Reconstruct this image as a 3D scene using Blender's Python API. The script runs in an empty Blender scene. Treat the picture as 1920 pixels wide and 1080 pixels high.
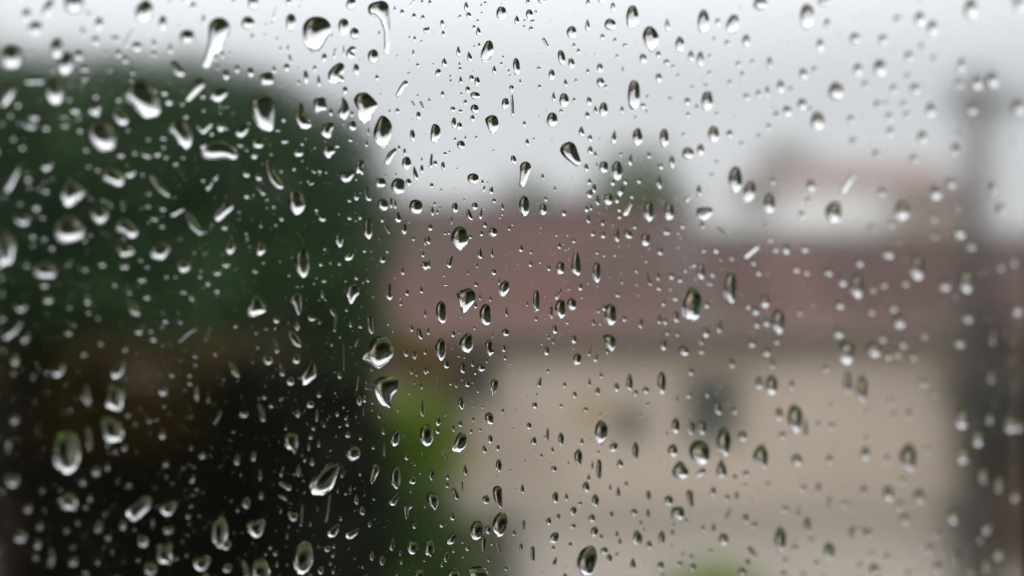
import bpy, bmesh, math, random
import numpy as np
from mathutils import Vector, Matrix
from mathutils.geometry import delaunay_2d_cdt

random.seed(7); np.random.seed(7)
S = bpy.context.scene
COL = S.collection
R = math.radians

# ------------------------------------------------------------------ camera, sky, sun, exposure
EYE = Vector((0, 0, 3.9))
LENS, PITCH = 47.0, 2.5
FPX = LENS / 36 * 1920                       # focal length in pixels of the 1920 px photograph
cam_d = bpy.data.cameras.new('camera'); cam = bpy.data.objects.new('camera', cam_d); COL.objects.link(cam)
cam.location = EYE; cam.rotation_euler = (R(90 - PITCH), 0, 0)
cam_d.lens = LENS; cam_d.sensor_width = 36
cam_d.clip_start = 0.005; cam_d.clip_end = 3000
cam_d.dof.use_dof = True; cam_d.dof.focus_distance = 0.2185; cam_d.dof.aperture_fstop = 7.3
S.camera = cam

SUN_EL, SUN_ROT = 52, 200
w = bpy.data.worlds.new('World'); S.world = w; w.use_nodes = True
nt = w.node_tree; nt.nodes.clear(); N = nt.nodes.new; L = nt.links.new
out = N('ShaderNodeOutputWorld')
sky = N('ShaderNodeTexSky'); sky.sky_type = 'NISHITA'; sky.sun_disc = False
sky.sun_elevation = R(SUN_EL); sky.sun_rotation = R(SUN_ROT); sky.air_density = 1.5; sky.dust_density = 4
bg1 = N('ShaderNodeBackground'); bg1.inputs[1].default_value = 0.10; L(sky.outputs[0], bg1.inputs[0])
# thick rain cloud over that sky: an overcast sky is brighter overhead than at the horizon
tc = N('ShaderNodeTexCoord'); sep = N('ShaderNodeSeparateXYZ'); L(tc.outputs['Generated'], sep.inputs[0])
ramp = N('ShaderNodeValToRGB'); L(sep.outputs[2], ramp.inputs[0])
e = ramp.color_ramp.elements
e[0].position = 0.0; e[0].color = (0.74, 0.75, 0.765, 1)
e[1].position = 1.0; e[1].color = (2.1, 2.12, 2.15, 1)
m = e.new(0.11); m.color = (0.70, 0.718, 0.755, 1)
m = e.new(0.35); m.color = (1.75, 1.77, 1.81, 1)
noi = N('ShaderNodeTexNoise'); noi.inputs['Scale'].default_value = 1.6; noi.inputs['Detail'].default_value = 4
L(tc.outputs['Generated'], noi.inputs[0])
mr = N('ShaderNodeMapRange'); mr.inputs[3].default_value = 0.92; mr.inputs[4].default_value = 1.08; L(noi.outputs[0], mr.inputs[0])
mul = N('ShaderNodeVectorMath'); mul.operation = 'SCALE'; L(ramp.outputs[0], mul.inputs[0]); L(mr.outputs[0], mul.inputs[3])
bg2 = N('ShaderNodeBackground'); bg2.inputs[1].default_value = 1.0; L(mul.outputs[0], bg2.inputs[0])
mx = N('ShaderNodeMixShader'); mx.inputs[0].default_value = 0.93
L(bg1.outputs[0], mx.inputs[1]); L(bg2.outputs[0], mx.inputs[2]); L(mx.outputs[0], out.inputs[0])

sd = bpy.data.lights.new('sun', 'SUN'); sd.energy = 0.5; sd.angle = R(25); sd.color = (1, 0.97, 0.93)
sun = bpy.data.objects.new('sun', sd); COL.objects.link(sun)
sun.rotation_euler = (R(90 - SUN_EL), 0, R(180 - SUN_ROT))
S.view_settings.view_transform = 'Standard'; S.view_settings.look = 'None'
S.view_settings.exposure = 0.15; S.view_settings.gamma = 1.0; S.view_settings.use_curve_mapping = False
S.cycles.max_bounces = 14; S.cycles.transmission_bounces = 12; S.cycles.glossy_bounces = 4; S.cycles.diffuse_bounces = 3
S.cycles.caustics_refractive = False; S.cycles.caustics_reflective = False
S.cycles.sample_clamp_indirect = 6
S.cycles.use_denoising = True
try: S.cycles.denoiser = 'OPENIMAGEDENOISE'
except Exception: pass
S.cycles.use_adaptive_sampling = False

# ------------------------------------------------------------------ materials
def mat(name, col, rough=0.8, col2=None, scale=5.0, bump=0.0, detail=5.0, spec=0.3, stretch=None, dist=0.02):
    m = bpy.data.materials.new(name); m.use_nodes = True
    t = m.node_tree; b = t.nodes['Principled BSDF']
    b.inputs['Roughness'].default_value = rough
    b.inputs['Specular IOR Level'].default_value = spec
    b.inputs['Base Color'].default_value = (*col, 1)
    if col2 or bump:
        tc = t.nodes.new('ShaderNodeTexCoord'); n = t.nodes.new('ShaderNodeTexNoise')
        n.inputs['Scale'].default_value = scale; n.inputs['Detail'].default_value = detail
        mp = t.nodes.new('ShaderNodeMapping'); t.links.new(tc.outputs['Object'], mp.inputs[0]); t.links.new(mp.outputs[0], n.inputs[0])
        if stretch: mp.inputs['Scale'].default_value = stretch
        if col2:
            r = t.nodes.new('ShaderNodeValToRGB'); t.links.new(n.outputs[0], r.inputs[0])
            r.color_ramp.elements[0].position = 0.35; r.color_ramp.elements[1].position = 0.68
            r.color_ramp.elements[0].color = (*col, 1); r.color_ramp.elements[1].color = (*col2, 1)
            t.links.new(r.outputs[0], b.inputs['Base Color'])
        if bump:
            u = t.nodes.new('ShaderNodeBump'); u.inputs['Strength'].default_value = bump; u.inputs['Distance'].default_value = dist
            t.links.new(n.outputs[0], u.inputs['Height']); t.links.new(u.outputs[0], b.inputs['Normal'])
    return m

def refr(name, ior, col=(1, 1, 1), rough=0.0):
    m = bpy.data.materials.new(name); m.use_nodes = True; t = m.node_tree; t.nodes.clear()
    o = t.nodes.new('ShaderNodeOutputMaterial'); g = t.nodes.new('ShaderNodeBsdfGlass')
    g.inputs['IOR'].default_value = ior; g.inputs['Roughness'].default_value = rough; g.inputs['Color'].default_value = (*col, 1)
    t.links.new(g.outputs[0], o.inputs[0]); return m

M = dict(
 water=refr('rain_water', 1.333), glass=refr('window_glass', 1.5, (0.985, 0.99, 0.988), 0.075),
 frame=mat('frame_paint', (0.55, 0.55, 0.54), 0.4, (0.48, 0.48, 0.47), 20), gasket=mat('rubber', (0.02, 0.025, 0.022), 0.6),
 plaster=mat('plaster', (0.16, 0.155, 0.15), 0.9, (0.13, 0.125, 0.12), 3, 0.1), floor=mat('floor_wood', (0.10, 0.06, 0.035), 0.6, (0.06, 0.035, 0.02), 6, 0.1),
 grass=mat('grass_ground', (0.034, 0.027, 0.014), 0.95, (0.052, 0.050, 0.020), 1.2, 0.4),
 lawn=mat('lawn', (0.055, 0.13, 0.010), 0.9, (0.10, 0.20, 0.02), 3, 0.4),
 paving=mat('concrete_paving', (0.30, 0.265, 0.225), 0.75, (0.23, 0.20, 0.17), 2.2, 0.15), kerb=mat('kerb_stone', (0.3, 0.29, 0.28), 0.8, (0.2, 0.2, 0.19), 8),
 render=mat('beige_render', (0.56, 0.48, 0.405), 0.9, (0.42, 0.355, 0.29), 0.55, 0.15), plinth=mat('plinth', (0.50, 0.44, 0.37), 0.9, (0.43, 0.375, 0.31), 3),
 rooftile=mat('maroon_tiles', (0.095, 0.039, 0.034), 0.7, (0.046, 0.036, 0.029), .9, 0.3), rooftile_grey=mat('weathered_tiles', (0.070, 0.033, 0.028), 0.75, (0.046, 0.029, 0.024), 2.5, 0.3),
 pinkroof=mat('faded_pink_sheet', (0.098, 0.046, 0.042), 0.7, (0.07, 0.042, 0.037), 2.0, 0.1), brownroof=mat('brown_roof', (0.24, 0.175, 0.16), 0.8, (0.19, 0.145, 0.135), 2, 0.2),
 brownroof_dark=mat('faded_tiles', (0.09, 0.066, 0.06), 0.8, (0.07, 0.052, 0.047), 2, 0.2),
 whitewall=mat('white_wall', (0.86, 0.87, 0.86), 0.9, (0.8, 0.81, 0.8), 1.5), dark_glass=mat('dark_pane', (0.03, 0.04, 0.045), 0.15, spec=0.5),
 wood=mat('dark_timber', (0.055, 0.034, 0.02), 0.8, (0.03, 0.02, 0.012), 6, 0.3, stretch=(1, 1, 8)), ochre=mat('ochre_door', (0.42, 0.33, 0.20), 0.7, (0.38, 0.30, 0.18), 4),
 shedroof=mat('shed_roof_felt', (0.055, 0.034, 0.010), 0.9, (0.04, 0.026, 0.008), 4, 0.3), bark=mat('bark', (0.025, 0.022, 0.016), 0.95, (0.014, 0.012, 0.01), 9, 0.6, stretch=(1, 1, .25)),
 pole=mat('pole_paint', (0.085, 0.08, 0.08), 0.7, (0.05, 0.046, 0.044), 12),
 steel=mat('grey_pole', (0.05, 0.045, 0.042), 0.6, (0.03, 0.027, 0.025), 12), darksteel=mat('dark_box', (0.03, 0.03, 0.028), 0.6),
 brick=mat('brown_brick', (0.15, 0.105, 0.08), 0.9, (0.10, 0.072, 0.055), 5, 0.2), pinkwall=mat('pinkish_wall', (0.16, 0.12, 0.11), 0.9, (0.12, 0.09, 0.085), 4),
 leaf_dark=mat('leaf_dark', (0.024, 0.055, 0.023), 0.7, (0.060, 0.112, 0.044), 1.0, spec=.15), leaf_black=mat('leaf_conifer', (0.009, 0.009, 0.006), 0.8, (0.022, 0.019, 0.013), 2.4, spec=.04),
 leaf_fir=mat('leaf_fir', (0.018, 0.024, 0.017), 0.8, (0.036, 0.042, 0.028), 2.4, spec=.1), leaf_olive=mat('leaf_olive', (0.12, 0.08, 0.025), 0.9, (0.19, 0.135, 0.045), 2, spec=.08), leaf_bright=mat('leaf_bright', (0.11, 0.20, 0.008), 0.55, (0.19, 0.30, 0.016), 3),
 leaf_mid=mat('leaf_mid', (0.04, 0.085, 0.015), 0.6, (0.07, 0.13, 0.025), 2), leaf_pale=mat('leaf_pale', (0.07, 0.10, 0.06), 0.7, (0.10, 0.14, 0.08), 1.5),
 hill=mat('far_hill', (0.05, 0.07, 0.045), 0.95, (0.08, 0.10, 0.06), 0.05),
)

# ------------------------------------------------------------------ helpers
def tag(o, label=None, cat=None, group=None, kind=None):
    if label: o['label'] = label
    if cat: o['category'] = cat
    if group: o['group'] = group
    if kind: o['kind'] = kind
    return o
def link(name, me, m, parent=None):
    if m and not me.materials: me.materials.append(m)
    o = bpy.data.objects.new(name, me); COL.objects.link(o)
    if parent: o.parent = parent
    return o
def empty(name, loc, rz=0.0):
    o = bpy.data.objects.new(name, None); COL.objects.link(o); o.location = loc; o.rotation_euler.z = rz
    o.empty_display_size = 0.1; return o
def boxmesh(name, boxes, bev=0.0, rot=None):
    bm = bmesh.new()
    for (x0, x1, y0, y1, z0, z1) in boxes:
        v = [bm.verts.new(p) for p in ((x0,y0,z0),(x1,y0,z0),(x1,y1,z0),(x0,y1,z0),(x0,y0,z1),(x1,y0,z1),(x1,y1,z1),(x0,y1,z1))]
        for f in ((0,3,2,1),(4,5,6,7),(0,1,5,4),(1,2,6,5),(2,3,7,6),(3,0,4,7)): bm.faces.new([v[i] for i in f])
    if bev: bmesh.ops.bevel(bm, geom=bm.edges[:], offset=bev, segments=2, affect='EDGES')
    me = bpy.data.meshes.new(name); bm.to_mesh(me); bm.free(); return me
def box(name, boxes, m, parent=None, bev=0.0):
    return link(name, boxmesh(name, boxes, bev), m, parent)
def pydata(name, V, F, m, parent=None, smooth=False):
    me = bpy.data.meshes.new(name); me.from_pydata(V, [], F); me.update()
    if smooth: me.polygons.foreach_set('use_smooth', [True] * len(me.polygons))
    return link(name, me, m, parent)
def tube(pts, seg=10):
    V, F = [], []
    for k, (p, r) in enumerate(pts):
        p = Vector(p); d = (Vector(pts[min(k+1, len(pts)-1)][0]) - Vector(pts[max(k-1, 0)][0])).normalized()
        a = d.cross(Vector((0.3, 1, 0.1))).normalized(); b = d.cross(a)
        for i in range(seg):
            t = 2*math.pi*i/seg; V.append(tuple(p + (a*math.cos(t) + b*math.sin(t))*r))
    for k in range(len(pts)-1):
        for i in range(seg):
            j = (i+1) % seg; F.append((k*seg+i, k*seg+j, (k+1)*seg+j, (k+1)*seg+i))
    F.append(tuple(range(seg))[::-1]); F.append(tuple(range((len(pts)-1)*seg, len(pts)*seg)))
    return V, F
def merge(parts):
    V, F = [], []
    for v, f in parts:
        n = len(V); V += v; F += [tuple(i+n for i in q) for q in f]
    return V, F

def photo(x, y, dist):
    """World point that stands at distance `dist` (metres in front of the camera), seen at x, y of the photograph."""
    u, v = (x-960)/FPX, (540-y)/FPX
    c, s = math.cos(R(PITCH)), math.sin(R(PITCH))
    d = Vector((u, c + v*s, v*c - s)); return EYE + d * (dist / d.y)

# ------------------------------------------------------------------ ground, paving, hill
def sheet(name, x0, x1, y0, y1, z, m):
    o = pydata(name, [(x0,y0,z),(x1,y0,z),(x1,y1,z),(x0,y1,z)], [(0,1,2,3)], m); tag(o, kind='structure'); return o
bm = bmesh.new(); bmesh.ops.create_grid(bm, x_segments=60, y_segments=60, size=600)
me = bpy.data.meshes.new('ground'); bm.to_mesh(me); bm.free(); tag(link('ground', me, M['grass']), kind='structure')
sheet('courtyard_paving', 0.2, 14.0, 12.2, 18.0, 0.012, M['paving'])
pv = COL.objects['courtyard_paving']
for i in range(9):
    for j in range(4):
        x0 = 0.25 + i*1.52; y0 = 12.25 + j*1.43
        sl = box('paving_slab', [(x0, x0+1.49, y0, y0+1.40, 0.016, 0.05 + random.uniform(0, .004))], M['paving'], pv)
tag(box('garden_kerb', [(0.06, 0.19, 12.0, 18.0, 0, 0.13)], M['kerb'], bev=0.01), kind='structure')
tag(box('garden_path', [(-7.6, -4.9, 14.6, 19.5, 0, 0.03)], M['paving']), kind='structure')

V, F = [], []                                   # low hills closing the horizon
for i in range(121):
    a = 2*math.pi*i/120
    for k in range(4):
        r = (420, 470, 540, 590)[k]; h = (0, 9, 15, 0)[k] * (0.55 + 0.45*math.sin(3*a+1)*math.cos(5*a))
        V.append((r*math.cos(a), r*math.sin(a), h - (0.5 if k in (0, 3) else 0)))
for i in range(120):
    for k in range(3): F.append((i*4+k, i*4+k+1, (i+1)*4+k+1, (i+1)*4+k))
tag(pydata('distant_hill', V, F, M['hill'], smooth=True), kind='structure')

# ------------------------------------------------------------------ foliage
def leaves(centers, n, size, seed, flat=0.75):
    """n small leaf clusters (bent quads) spread through overlapping lobes; centers = (x,y,z, rx,ry,rz)."""
    rs = np.random.RandomState(seed); C = np.array(centers, float)
    wgt = C[:, 3]*C[:, 4]*C[:, 5]; wgt = wgt**0.8; wgt /= wgt.sum()
    idx = rs.choice(len(C), n, p=wgt)
    d = rs.normal(size=(n, 3)); d /= np.linalg.norm(d, axis=1)[:, None]
    r = rs.uniform(0, 1, n)**0.33; r = 0.45 + 0.6*r*rs.uniform(0.75, 1.08, n)
    P = C[idx, :3] + d*C[idx, 3:6]*r[:, None]
    # clumping
    ck = rs.normal(size=(max(8, n//60), 3)); k = rs.randint(0, len(ck), n); P += ck[k]*size*0.8
    a = rs.normal(size=(n, 3)); a[:, 2] *= flat; a /= np.linalg.norm(a, axis=1)[:, None]
    b = np.cross(a, rs.normal(size=(n, 3))); b /= np.linalg.norm(b, axis=1)[:, None]
    s = size*rs.uniform(0.6, 1.3, n)[:, None]
    q = np.stack([P - a*s, P - b*s*0.45, P + a*s, P + b*s*0.45], 1).reshape(-1, 3)
    me = bpy.data.meshes.new('crown'); me.vertices.add(4*n); me.vertices.foreach_set('co', q.ravel())
    me.loops.add(4*n); me.loops.foreach_set('vertex_index', np.arange(4*n)); me.polygons.add(n)
    me.polygons.foreach_set('loop_start', np.arange(0, 4*n, 4)); me.polygons.foreach_set('loop_total', np.full(n, 4))
    me.update(); me.validate(); return me
def tree(name, base, lobes, n, size, m, label, cat='tree', group=None, trunk=0.16, seed=1, stem='trunk', fork=.35):
    """lobes given relative to base"""
    t = empty(name, base); tag(t, label, cat, group)
    link('crown', leaves(lobes, n, size, seed), m, t)
    zt = max(l[2] for l in lobes); parts = []
    cx = sum(l[0] for l in lobes)/len(lobes); cy = sum(l[1] for l in lobes)/len(lobes)
    rs = random.Random(seed)
    pts = [((0, 0, -0.05), trunk*1.35), ((0, 0, 0.25), trunk), ((cx*.3+rs.uniform(-.05,.05), cy*.3, zt*.35), trunk*.8), ((cx*.8, cy*.8, zt*.75), trunk*.45), ((cx, cy, zt*.98), trunk*.12)]
    V, F = tube(pts); pydata(stem, V, F, M['bark'], t, True)
    for l in lobes[:7]:
        V, F = tube([((cx*.3*fork/.35, cy*.3*fork/.35, zt*fork), trunk*.5), (((cx*.3+l[0])/2, (cy*.3+l[1])/2, (zt*fork+l[2])/2+.1), trunk*.32), ((l[0], l[1], l[2]), trunk*.1)], 6)
        pydata('limb', V, F, M['bark'], t, True)
    return t
def crown_at(pts, base):
    """lobes from photograph positions: (px, py, distance, radius px, squash z, depth factor)"""
    o = []
    for (x, y, d, r, sz, dy) in pts:
        p = photo(x, y, d); rm = r*d/FPX; o.append((p.x-base[0], p.y-base[1], p.z-base[2], rm, rm*dy, rm*sz))
    return o
# big dark tree on the left
B = (-4.9, 10.6, 0)
tree('broadleaf_tree', B, crown_at([(120,330,10,250,.9,1),(330,320,10.3,240,.85,1),(520,350,10,190,.95,1),(635,440,9.7,120,1.2,1),(650,590,10,90,1.2,1),(560,540,10.4,150,.8,1),(330,520,9.8,230,.5,1),(90,520,10,220,.6,1),(-120,560,10,200,.6,1),(-150,300,10.2,260,1,1),(-330,420,10.4,240,1,1),(620,310,10.1,95,1,1),(250,150,10.5,80,.6,1),(470,190,10.4,70,.8,1),(20,230,10.8,150,.8,1),(420,230,10.6,150,.7,1)], B),
     42000, 0.055, M['leaf_dark'], 'large dark green tree filling the upper left behind the wet glass', trunk=.2, seed=3, fork=.68)
# tall dark conifers and hedges under it
B = (-1.35, 11.2, 0)
tree('conifer_tree', B, crown_at([(640,700,11.2,75,1.6,1),(640,850,11.2,90,1.5,1),(650,1000,11.2,95,1.4,1),(640,590,11.2,60,1.3,1)], B), 9000, .045, M['leaf_fir'],
     'narrow dark conifer below the right edge of the big tree', trunk=.09, seed=5)
B = (-2.1, 11.6, 0)
tree('conifer_tree', B, crown_at([(490,760,11.6,80,1.4,1),(480,920,11.6,100,1.3,1),(490,1050,11.6,105,1.3,1)], B), 9000, .045, M['leaf_fir'],
     'low dark conifer left of the narrow conifer under the big tree', trunk=.09, seed=6)
B = (-3.6, 11.0, 0)
tree('dark_shrub', B, crown_at([(330,970,11,130,1,1),(180,990,11,130,.9,1),(260,1080,11,170,.8,1),(90,900,11.4,80,.7,1),(120,1060,11,110,.8,1)], B), 12000, .045, M['leaf_black'],
     'wide blackish shrub in the lower left corner under the shed', 'shrub', trunk=.07, seed=7, stem='stem')
B = (-3.0, 12.0, 0)
tree('olive_shrub', B, crown_at([(300,790,12,120,.55,.6),(120,780,12,120,.6,.6),(430,800,12,70,.8,.6),(10,800,12,100,.8,.6),(130,690,12,95,.5,.6),(390,680,12,90,.5,.6),(250,660,12,80,.4,.6),(30,660,12,90,.6,.6)], B), 12000, .045, M['leaf_olive'],
     'dull olive shrub in front of the brown shed', 'shrub', trunk=.06, seed=8, stem='stem')
B = (-0.93, 12.3, 0)
tree('bright_shrub', B, crown_at([(775,815,12.3,78,1,1),(730,870,12.3,75,1,1),(770,950,12.3,70,1,1),(810,860,12.3,60,1,1)], B), 9000, .035, M['leaf_bright'],
     'bright yellow-green rounded shrub beside the corner of the beige house', 'shrub', 'bright garden shrubs', trunk=.04, seed=9, stem='stem')
B = (-1.0, 15.5, 0)
tree('dusky_shrub', B, crown_at([(800,720,15.5,60,1.3,1),(770,660,15.5,45,1,1),(820,820,15.5,60,1.3,1),(790,900,15.5,60,1.3,1)], B), 4500, .05, M['leaf_olive'],
     'thin dusky shrub against the left end of the beige wall', 'shrub', trunk=.04, seed=11, stem='stem')
B = (-0.6, 11.4, 0)
tree('green_shrub', B, crown_at([(810,1010,11.4,75,1,1),(770,1090,11.4,90,.9,1),(850,1080,11.4,60,.8,1),(740,1000,11.4,60,1,1),(790,940,11.4,60,1,1)], B), 8000, .035, M['leaf_mid'],
     'mid green shrub at the bottom of the view below the bright shrub', 'shrub', trunk=.05, seed=10, stem='stem')
B = (1.95, 12.8, 0)
tree('clipped_shrub', B, [(0,0,.35,.35,.35,.33),(.3,.1,.3,.3,.3,.28),(-.3,0,.3,.28,.3,.26)], 3500, .035, M['leaf_bright'],
     'low yellow-green clipped shrub on the paving at the bottom right', 'shrub', trunk=.03, seed=12, stem='stem')
# trees beyond the roofs
for i, (px, py, d, r, top, lab, mk) in enumerate([
    (1195, 345, 34, 75, 285, 'round green treetop above the maroon roof, right of middle', 'leaf_mid'),
    (985, 395, 38, 62, 340, 'low grey-green treetop just above the middle of the roof ridge', 'leaf_pale'),
    (1475, 330, 40, 62, 290, 'small green treetop at the left end of the far brown roof', 'leaf_mid'),
    (1090, 425, 44, 60, 380, 'faint treetop behind the ridge between two taller treetops', 'leaf_pale')]):
    p = photo(px, py, d); B = (p.x, p.y, 0); rm = r*d/FPX
    tree('distant_tree', B, [(0,0,p.z,rm,rm,rm),(rm*.5,0,p.z-rm*.5,rm*.8,rm,rm*.8),(-rm*.5,0,p.z-rm*.5,rm*.8,rm,rm*.8),(0,0,p.z-rm*1.3,rm*1.2,rm,rm)], 2200, rm*.13, M[mk], lab, 'tree', 'trees behind the roofs', trunk=.15, seed=20+i)
# more of the garden outside the frame, seen only upside down in the drops
for i, (x, y, h, r) in enumerate([(-9, 7, 6.5, 2.4), (-12, 15, 8, 3.0), (-7.5, 24, 7, 2.8), (-16, 4, 8, 3), (13, 5.5, 4.2, 1.4), (19, 14, 6, 2.2)]):
    tree('garden_tree', (x, y, 0), [(0,0,h*.68,r,r,h*.3),(r*.5,.3,h*.5,r*.8,r*.8,h*.2),(-r*.5,-.2,h*.52,r*.8,r*.8,h*.2)], 7000, .09, M['leaf_dark'],
         ['leafy tree beyond the left edge of the window', 'tall tree far left behind the garden', 'tree behind the shed at the far left', 'tree at the far left of the garden', 'small tree beyond the right window frame', 'tree far right past the brick outbuilding'][i],
         'tree', 'garden trees beside the view', trunk=.18, seed=40+i)
E34 = (math.cos(R(34)), math.sin(R(34)))
for i, (ps, pn, r, h, mk) in enumerate([(.6, 1.5, .75, .9, 'leaf_bright'), (2.3, 1.7, .8, 1.0, 'leaf_bright'), (-1.4, 1.4, .8, 1.1, 'leaf_mid'), (4.3, 1.6, .9, 1.0, 'leaf_bright'), (-.4, 2.6, .7, .8, 'leaf_mid'), (1.6, 4.6, 1.3, 1.0, 'leaf_black'), (-2.4, 4.4, 1.4, 1.1, 'leaf_black')]):
    x = ps*E34[0]-pn*E34[1]; y = ps*E34[1]+pn*E34[0]
    tree('garden_bush', (x, y, 0), [(0,0,h*.5,r*.6,r*.6,h*.5),(r*.5,.1,h*.45,r*.5,r*.6,h*.45),(-r*.5,0,h*.45,r*.5,r*.6,h*.45)], 4500, .05, M[mk],
         ['bright green bush just under the window', 'bright green bush right of the window at the house wall', 'mid green bush left of the window at the house wall', 'bright bush farthest right along the house wall', 'small bush at the edge of the near lawn', 'dark bush past the lawn, ahead of the window', 'dark bush past the lawn at the left'][i], 'bush', 'garden bushes below the window', trunk=.03, seed=60+i, stem='stem')

# ------------------------------------------------------------------ buildings
def tiled_slope(name, x0, x1, ye, ze, yr, zr, m, parent, pitch=0.22, amp=0.025, back=True):
    """one roof slope with rounded tile rows running up it (real relief)"""
    n = int((x1-x0)/pitch*6); V, F = [], []; rows = 14
    for j in range(rows+1):
        t = j/rows
        for i in range(n+1):
            x = x0 + (x1-x0)*i/n; ph = (i % 6)/6*2*math.pi
            z = ze + (zr-ze)*t + amp*abs(math.sin(ph/2)) ; V.append((x, ye+(yr-ye)*t, z))
            V.append((x, ye+(yr-ye)*t, z+0.018)) if False else None
    W = n+1
    for j in range(rows):
        for i in range(n): F.append((j*W+i, j*W+i+1, (j+1)*W+i+1, (j+1)*W+i))
    return pydata(name, V, F, m, parent, True)
def window_on(parent, x, z, wd, ht, y, name='window', pane='dark_glass', fr='frame'):
    f = box(name, [(x-wd/2-.05, x-wd/2, y-.04, y+.02, z, z+ht), (x+wd/2, x+wd/2+.05, y-.04, y+.02, z, z+ht), (x-wd/2-.05, x+wd/2+.05, y-.04, y+.02, z+ht, z+ht+.05), (x-wd/2-.05, x+wd/2+.05, y-.04, y+.02, z-.05, z), (x-.015, x+.015, y-.03, y+.01, z, z+ht)], M[fr], parent)
    box('pane', [(x-wd/2, x-.015, y-.012, y-.006, z, z+ht)], M[pane], f); box('pane', [(x+.015, x+wd/2, y-.012, y-.006, z, z+ht)], M[pane], f)
    box('sill', [(x-wd/2-.09, x+wd/2+.09, y-.11, y-.042, z-.09, z-.052)], M['plinth'], f)
    return f
H = empty('beige_house', (0, 0, 0)); tag(H, 'single-storey beige house with a long maroon tiled roof across the middle', 'house')
XL, XR, Y0, Y1, EH = -1.9, 13.5, 18.0, 24.6, 2.52
def wall_holes(x0, x1, z0, z1, holes):
    """boxes of a wall with rectangular openings"""
    xs = [x0]; out = []
    for (a, b, c, d) in sorted(holes):
        out.append((xs[-1], a, Y0, Y0+.25, z0, z1)); out.append((a, b, Y0, Y0+.25, z0, c)); out.append((a, b, Y0, Y0+.25, d, z1)); xs.append(b)
    out.append((xs[-1], x1, Y0, Y0+.25, z0, z1)); return out
holes = []
wins = [(1335, 768, 100, 128), (885, 715, 90, 95), (1180, 795, 60, 60), (1840, 770, 60, 90)]
spec = []
for (px, py, pw, ph) in wins:
    c = photo(px, py, 18.0); wd, ht = pw*18/FPX, ph*18/FPX; spec.append((c.x, c.z-ht/2, wd, ht)); holes.append((c.x-wd/2, c.x+wd/2, c.z-ht/2, c.z+ht/2))
dc = photo(1105, 760, 18.0); dw = .36; 
box('wall', wall_holes(XL, XR, .42, EH+.1, holes) + [(XL, XL+.25, Y0+.25, Y1, .42, EH+.1), (XR-.25, XR, Y0+.25, Y1, .42, EH+.1), (XL, XR, Y1, Y1+.25, .42, EH+.1)], M['render'], H)
box('plinth', [(XL-.03, XR+.03, Y0-.03, Y1+.28, 0, .42)], M['plinth'], H)
for s in spec: window_on(H, s[0], s[1], s[2], s[3], Y0+.10)
box('shutter', [(dc.x-.16, dc.x+.16, Y0-.03, Y0-.004, dc.z-.30, dc.z+.14)], M['ochre'], H)
rz = photo(900, 392, 21.3).z; rz2 = photo(1500, 450, 20.6).z
for (xa, xb, mk) in ((XL-.25, 2.2, 'rooftile'), (2.2, 2.9, 'brownroof_dark'), (2.9, 3.65, 'rooftile_grey'), (3.65, 4.5, 'pinkroof'), (4.5, XR+.25, 'rooftile_grey')):
    hi = xa < 2.9; tiled_slope('roof', xa, xb, Y0-.22, EH-.06, 21.3 if hi else 20.6, rz if hi else rz2, M[mk], H)
pydata('roof_back', [(XL-.25,21.3,rz),(2.9,21.3,rz),(2.9,Y1+.4,EH),(XL-.25,Y1+.4,EH),(2.9,20.6,rz2),(XR+.25,20.6,rz2),(XR+.25,Y1+.4,EH-.01),(2.9,Y1+.4,EH-.01)], [(0,1,2,3),(4,5,6,7)], M['rooftile'], H)
pydata('gable', [(XL,Y0+.2,EH+.1),(XL,Y1+.1,EH+.1),(XL,21.3,rz-.05)], [(0,1,2)], M['render'], H)
pydata('gable', [(2.9,21.3,rz-.02),(2.9,Y1-.5,EH+.2),(2.9,18.5,EH+.1)], [(0,1,2)], M['render'], H)
V, F = tube([((XL-.27, 21.3, rz+.03), .09), ((2.92, 21.3, rz+.03), .09)], 10); pydata('ridge_cap', V, F, M['rooftile'], H, True)
V, F = tube([((2.93, 20.6, rz2+.03), .08), ((XR+.27, 20.6, rz2+.03), .08)], 10); pydata('ridge_cap', V, F, M['rooftile_grey'], H, True)
V, F = tube([((XL-.3, Y0-.29, EH-.08), .055), ((XR+.3, Y0-.29, EH-.08), .055)], 10); pydata('gutter', V, F, M['steel'], H, True)
box('fascia', [(XL-.25, XR+.25, Y0-.21, Y0-.18, EH-.2, EH-.075)], M['plinth'], H)
V, F = tube([((6.7, Y0-.1, EH-.15), .04), ((6.7, Y0-.1, .02), .04)], 8); pydata('downpipe', V, F, M['whitewall'], H, True)

# far house with brown roof and pale wall
G = empty('far_house', (0, 0, 0)); tag(G, 'distant house with a pale wall and flat brown roof at the upper right', 'house')
a = photo(1470, 352, 30); b = photo(1770, 352, 30)
box('wall', [(a.x, b.x, 30, 36, 0, a.z)], M['whitewall'], G)
t = photo(1500, 300, 31).z
pydata('roof', [(a.x-.3,29.9,a.z-.02),(b.x+.5,29.9,a.z-.02),(b.x+.5,36.4,a.z-.02),(a.x-.3,36.4,a.z-.02),(a.x+.1,31.5,t),(b.x+.2,31.5,t),(b.x+.2,34.5,t),(a.x+.1,34.5,t)],
       [(0,3,2,1),(0,1,5,4),(1,2,6,5),(2,3,7,6),(3,0,4,7),(4,5,6,7)], M['brownroof'], G)
cx = (a.x+b.x)/2
window_on(G, cx-1.0, a.z-2.6, .6, .8, 29.96); window_on(G, cx+1.0, a.z-2.6, .6, .8, 29.96)
G2 = empty('far_wing', (0, 0, 0)); tag(G2, 'brownish low building side between the far house and the pole', 'building')
p1 = photo(1735, 380, 28); p2 = photo(1815, 380, 28)
box('wall', [(p1.x, p2.x, 28, 33, 0, p1.z)], M['plinth'], G2)
box('roof', [(p1.x-.2, p2.x+.2, 27.8, 33.2, p1.z+.002, p1.z+.22)], M['brownroof'], G2)

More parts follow.
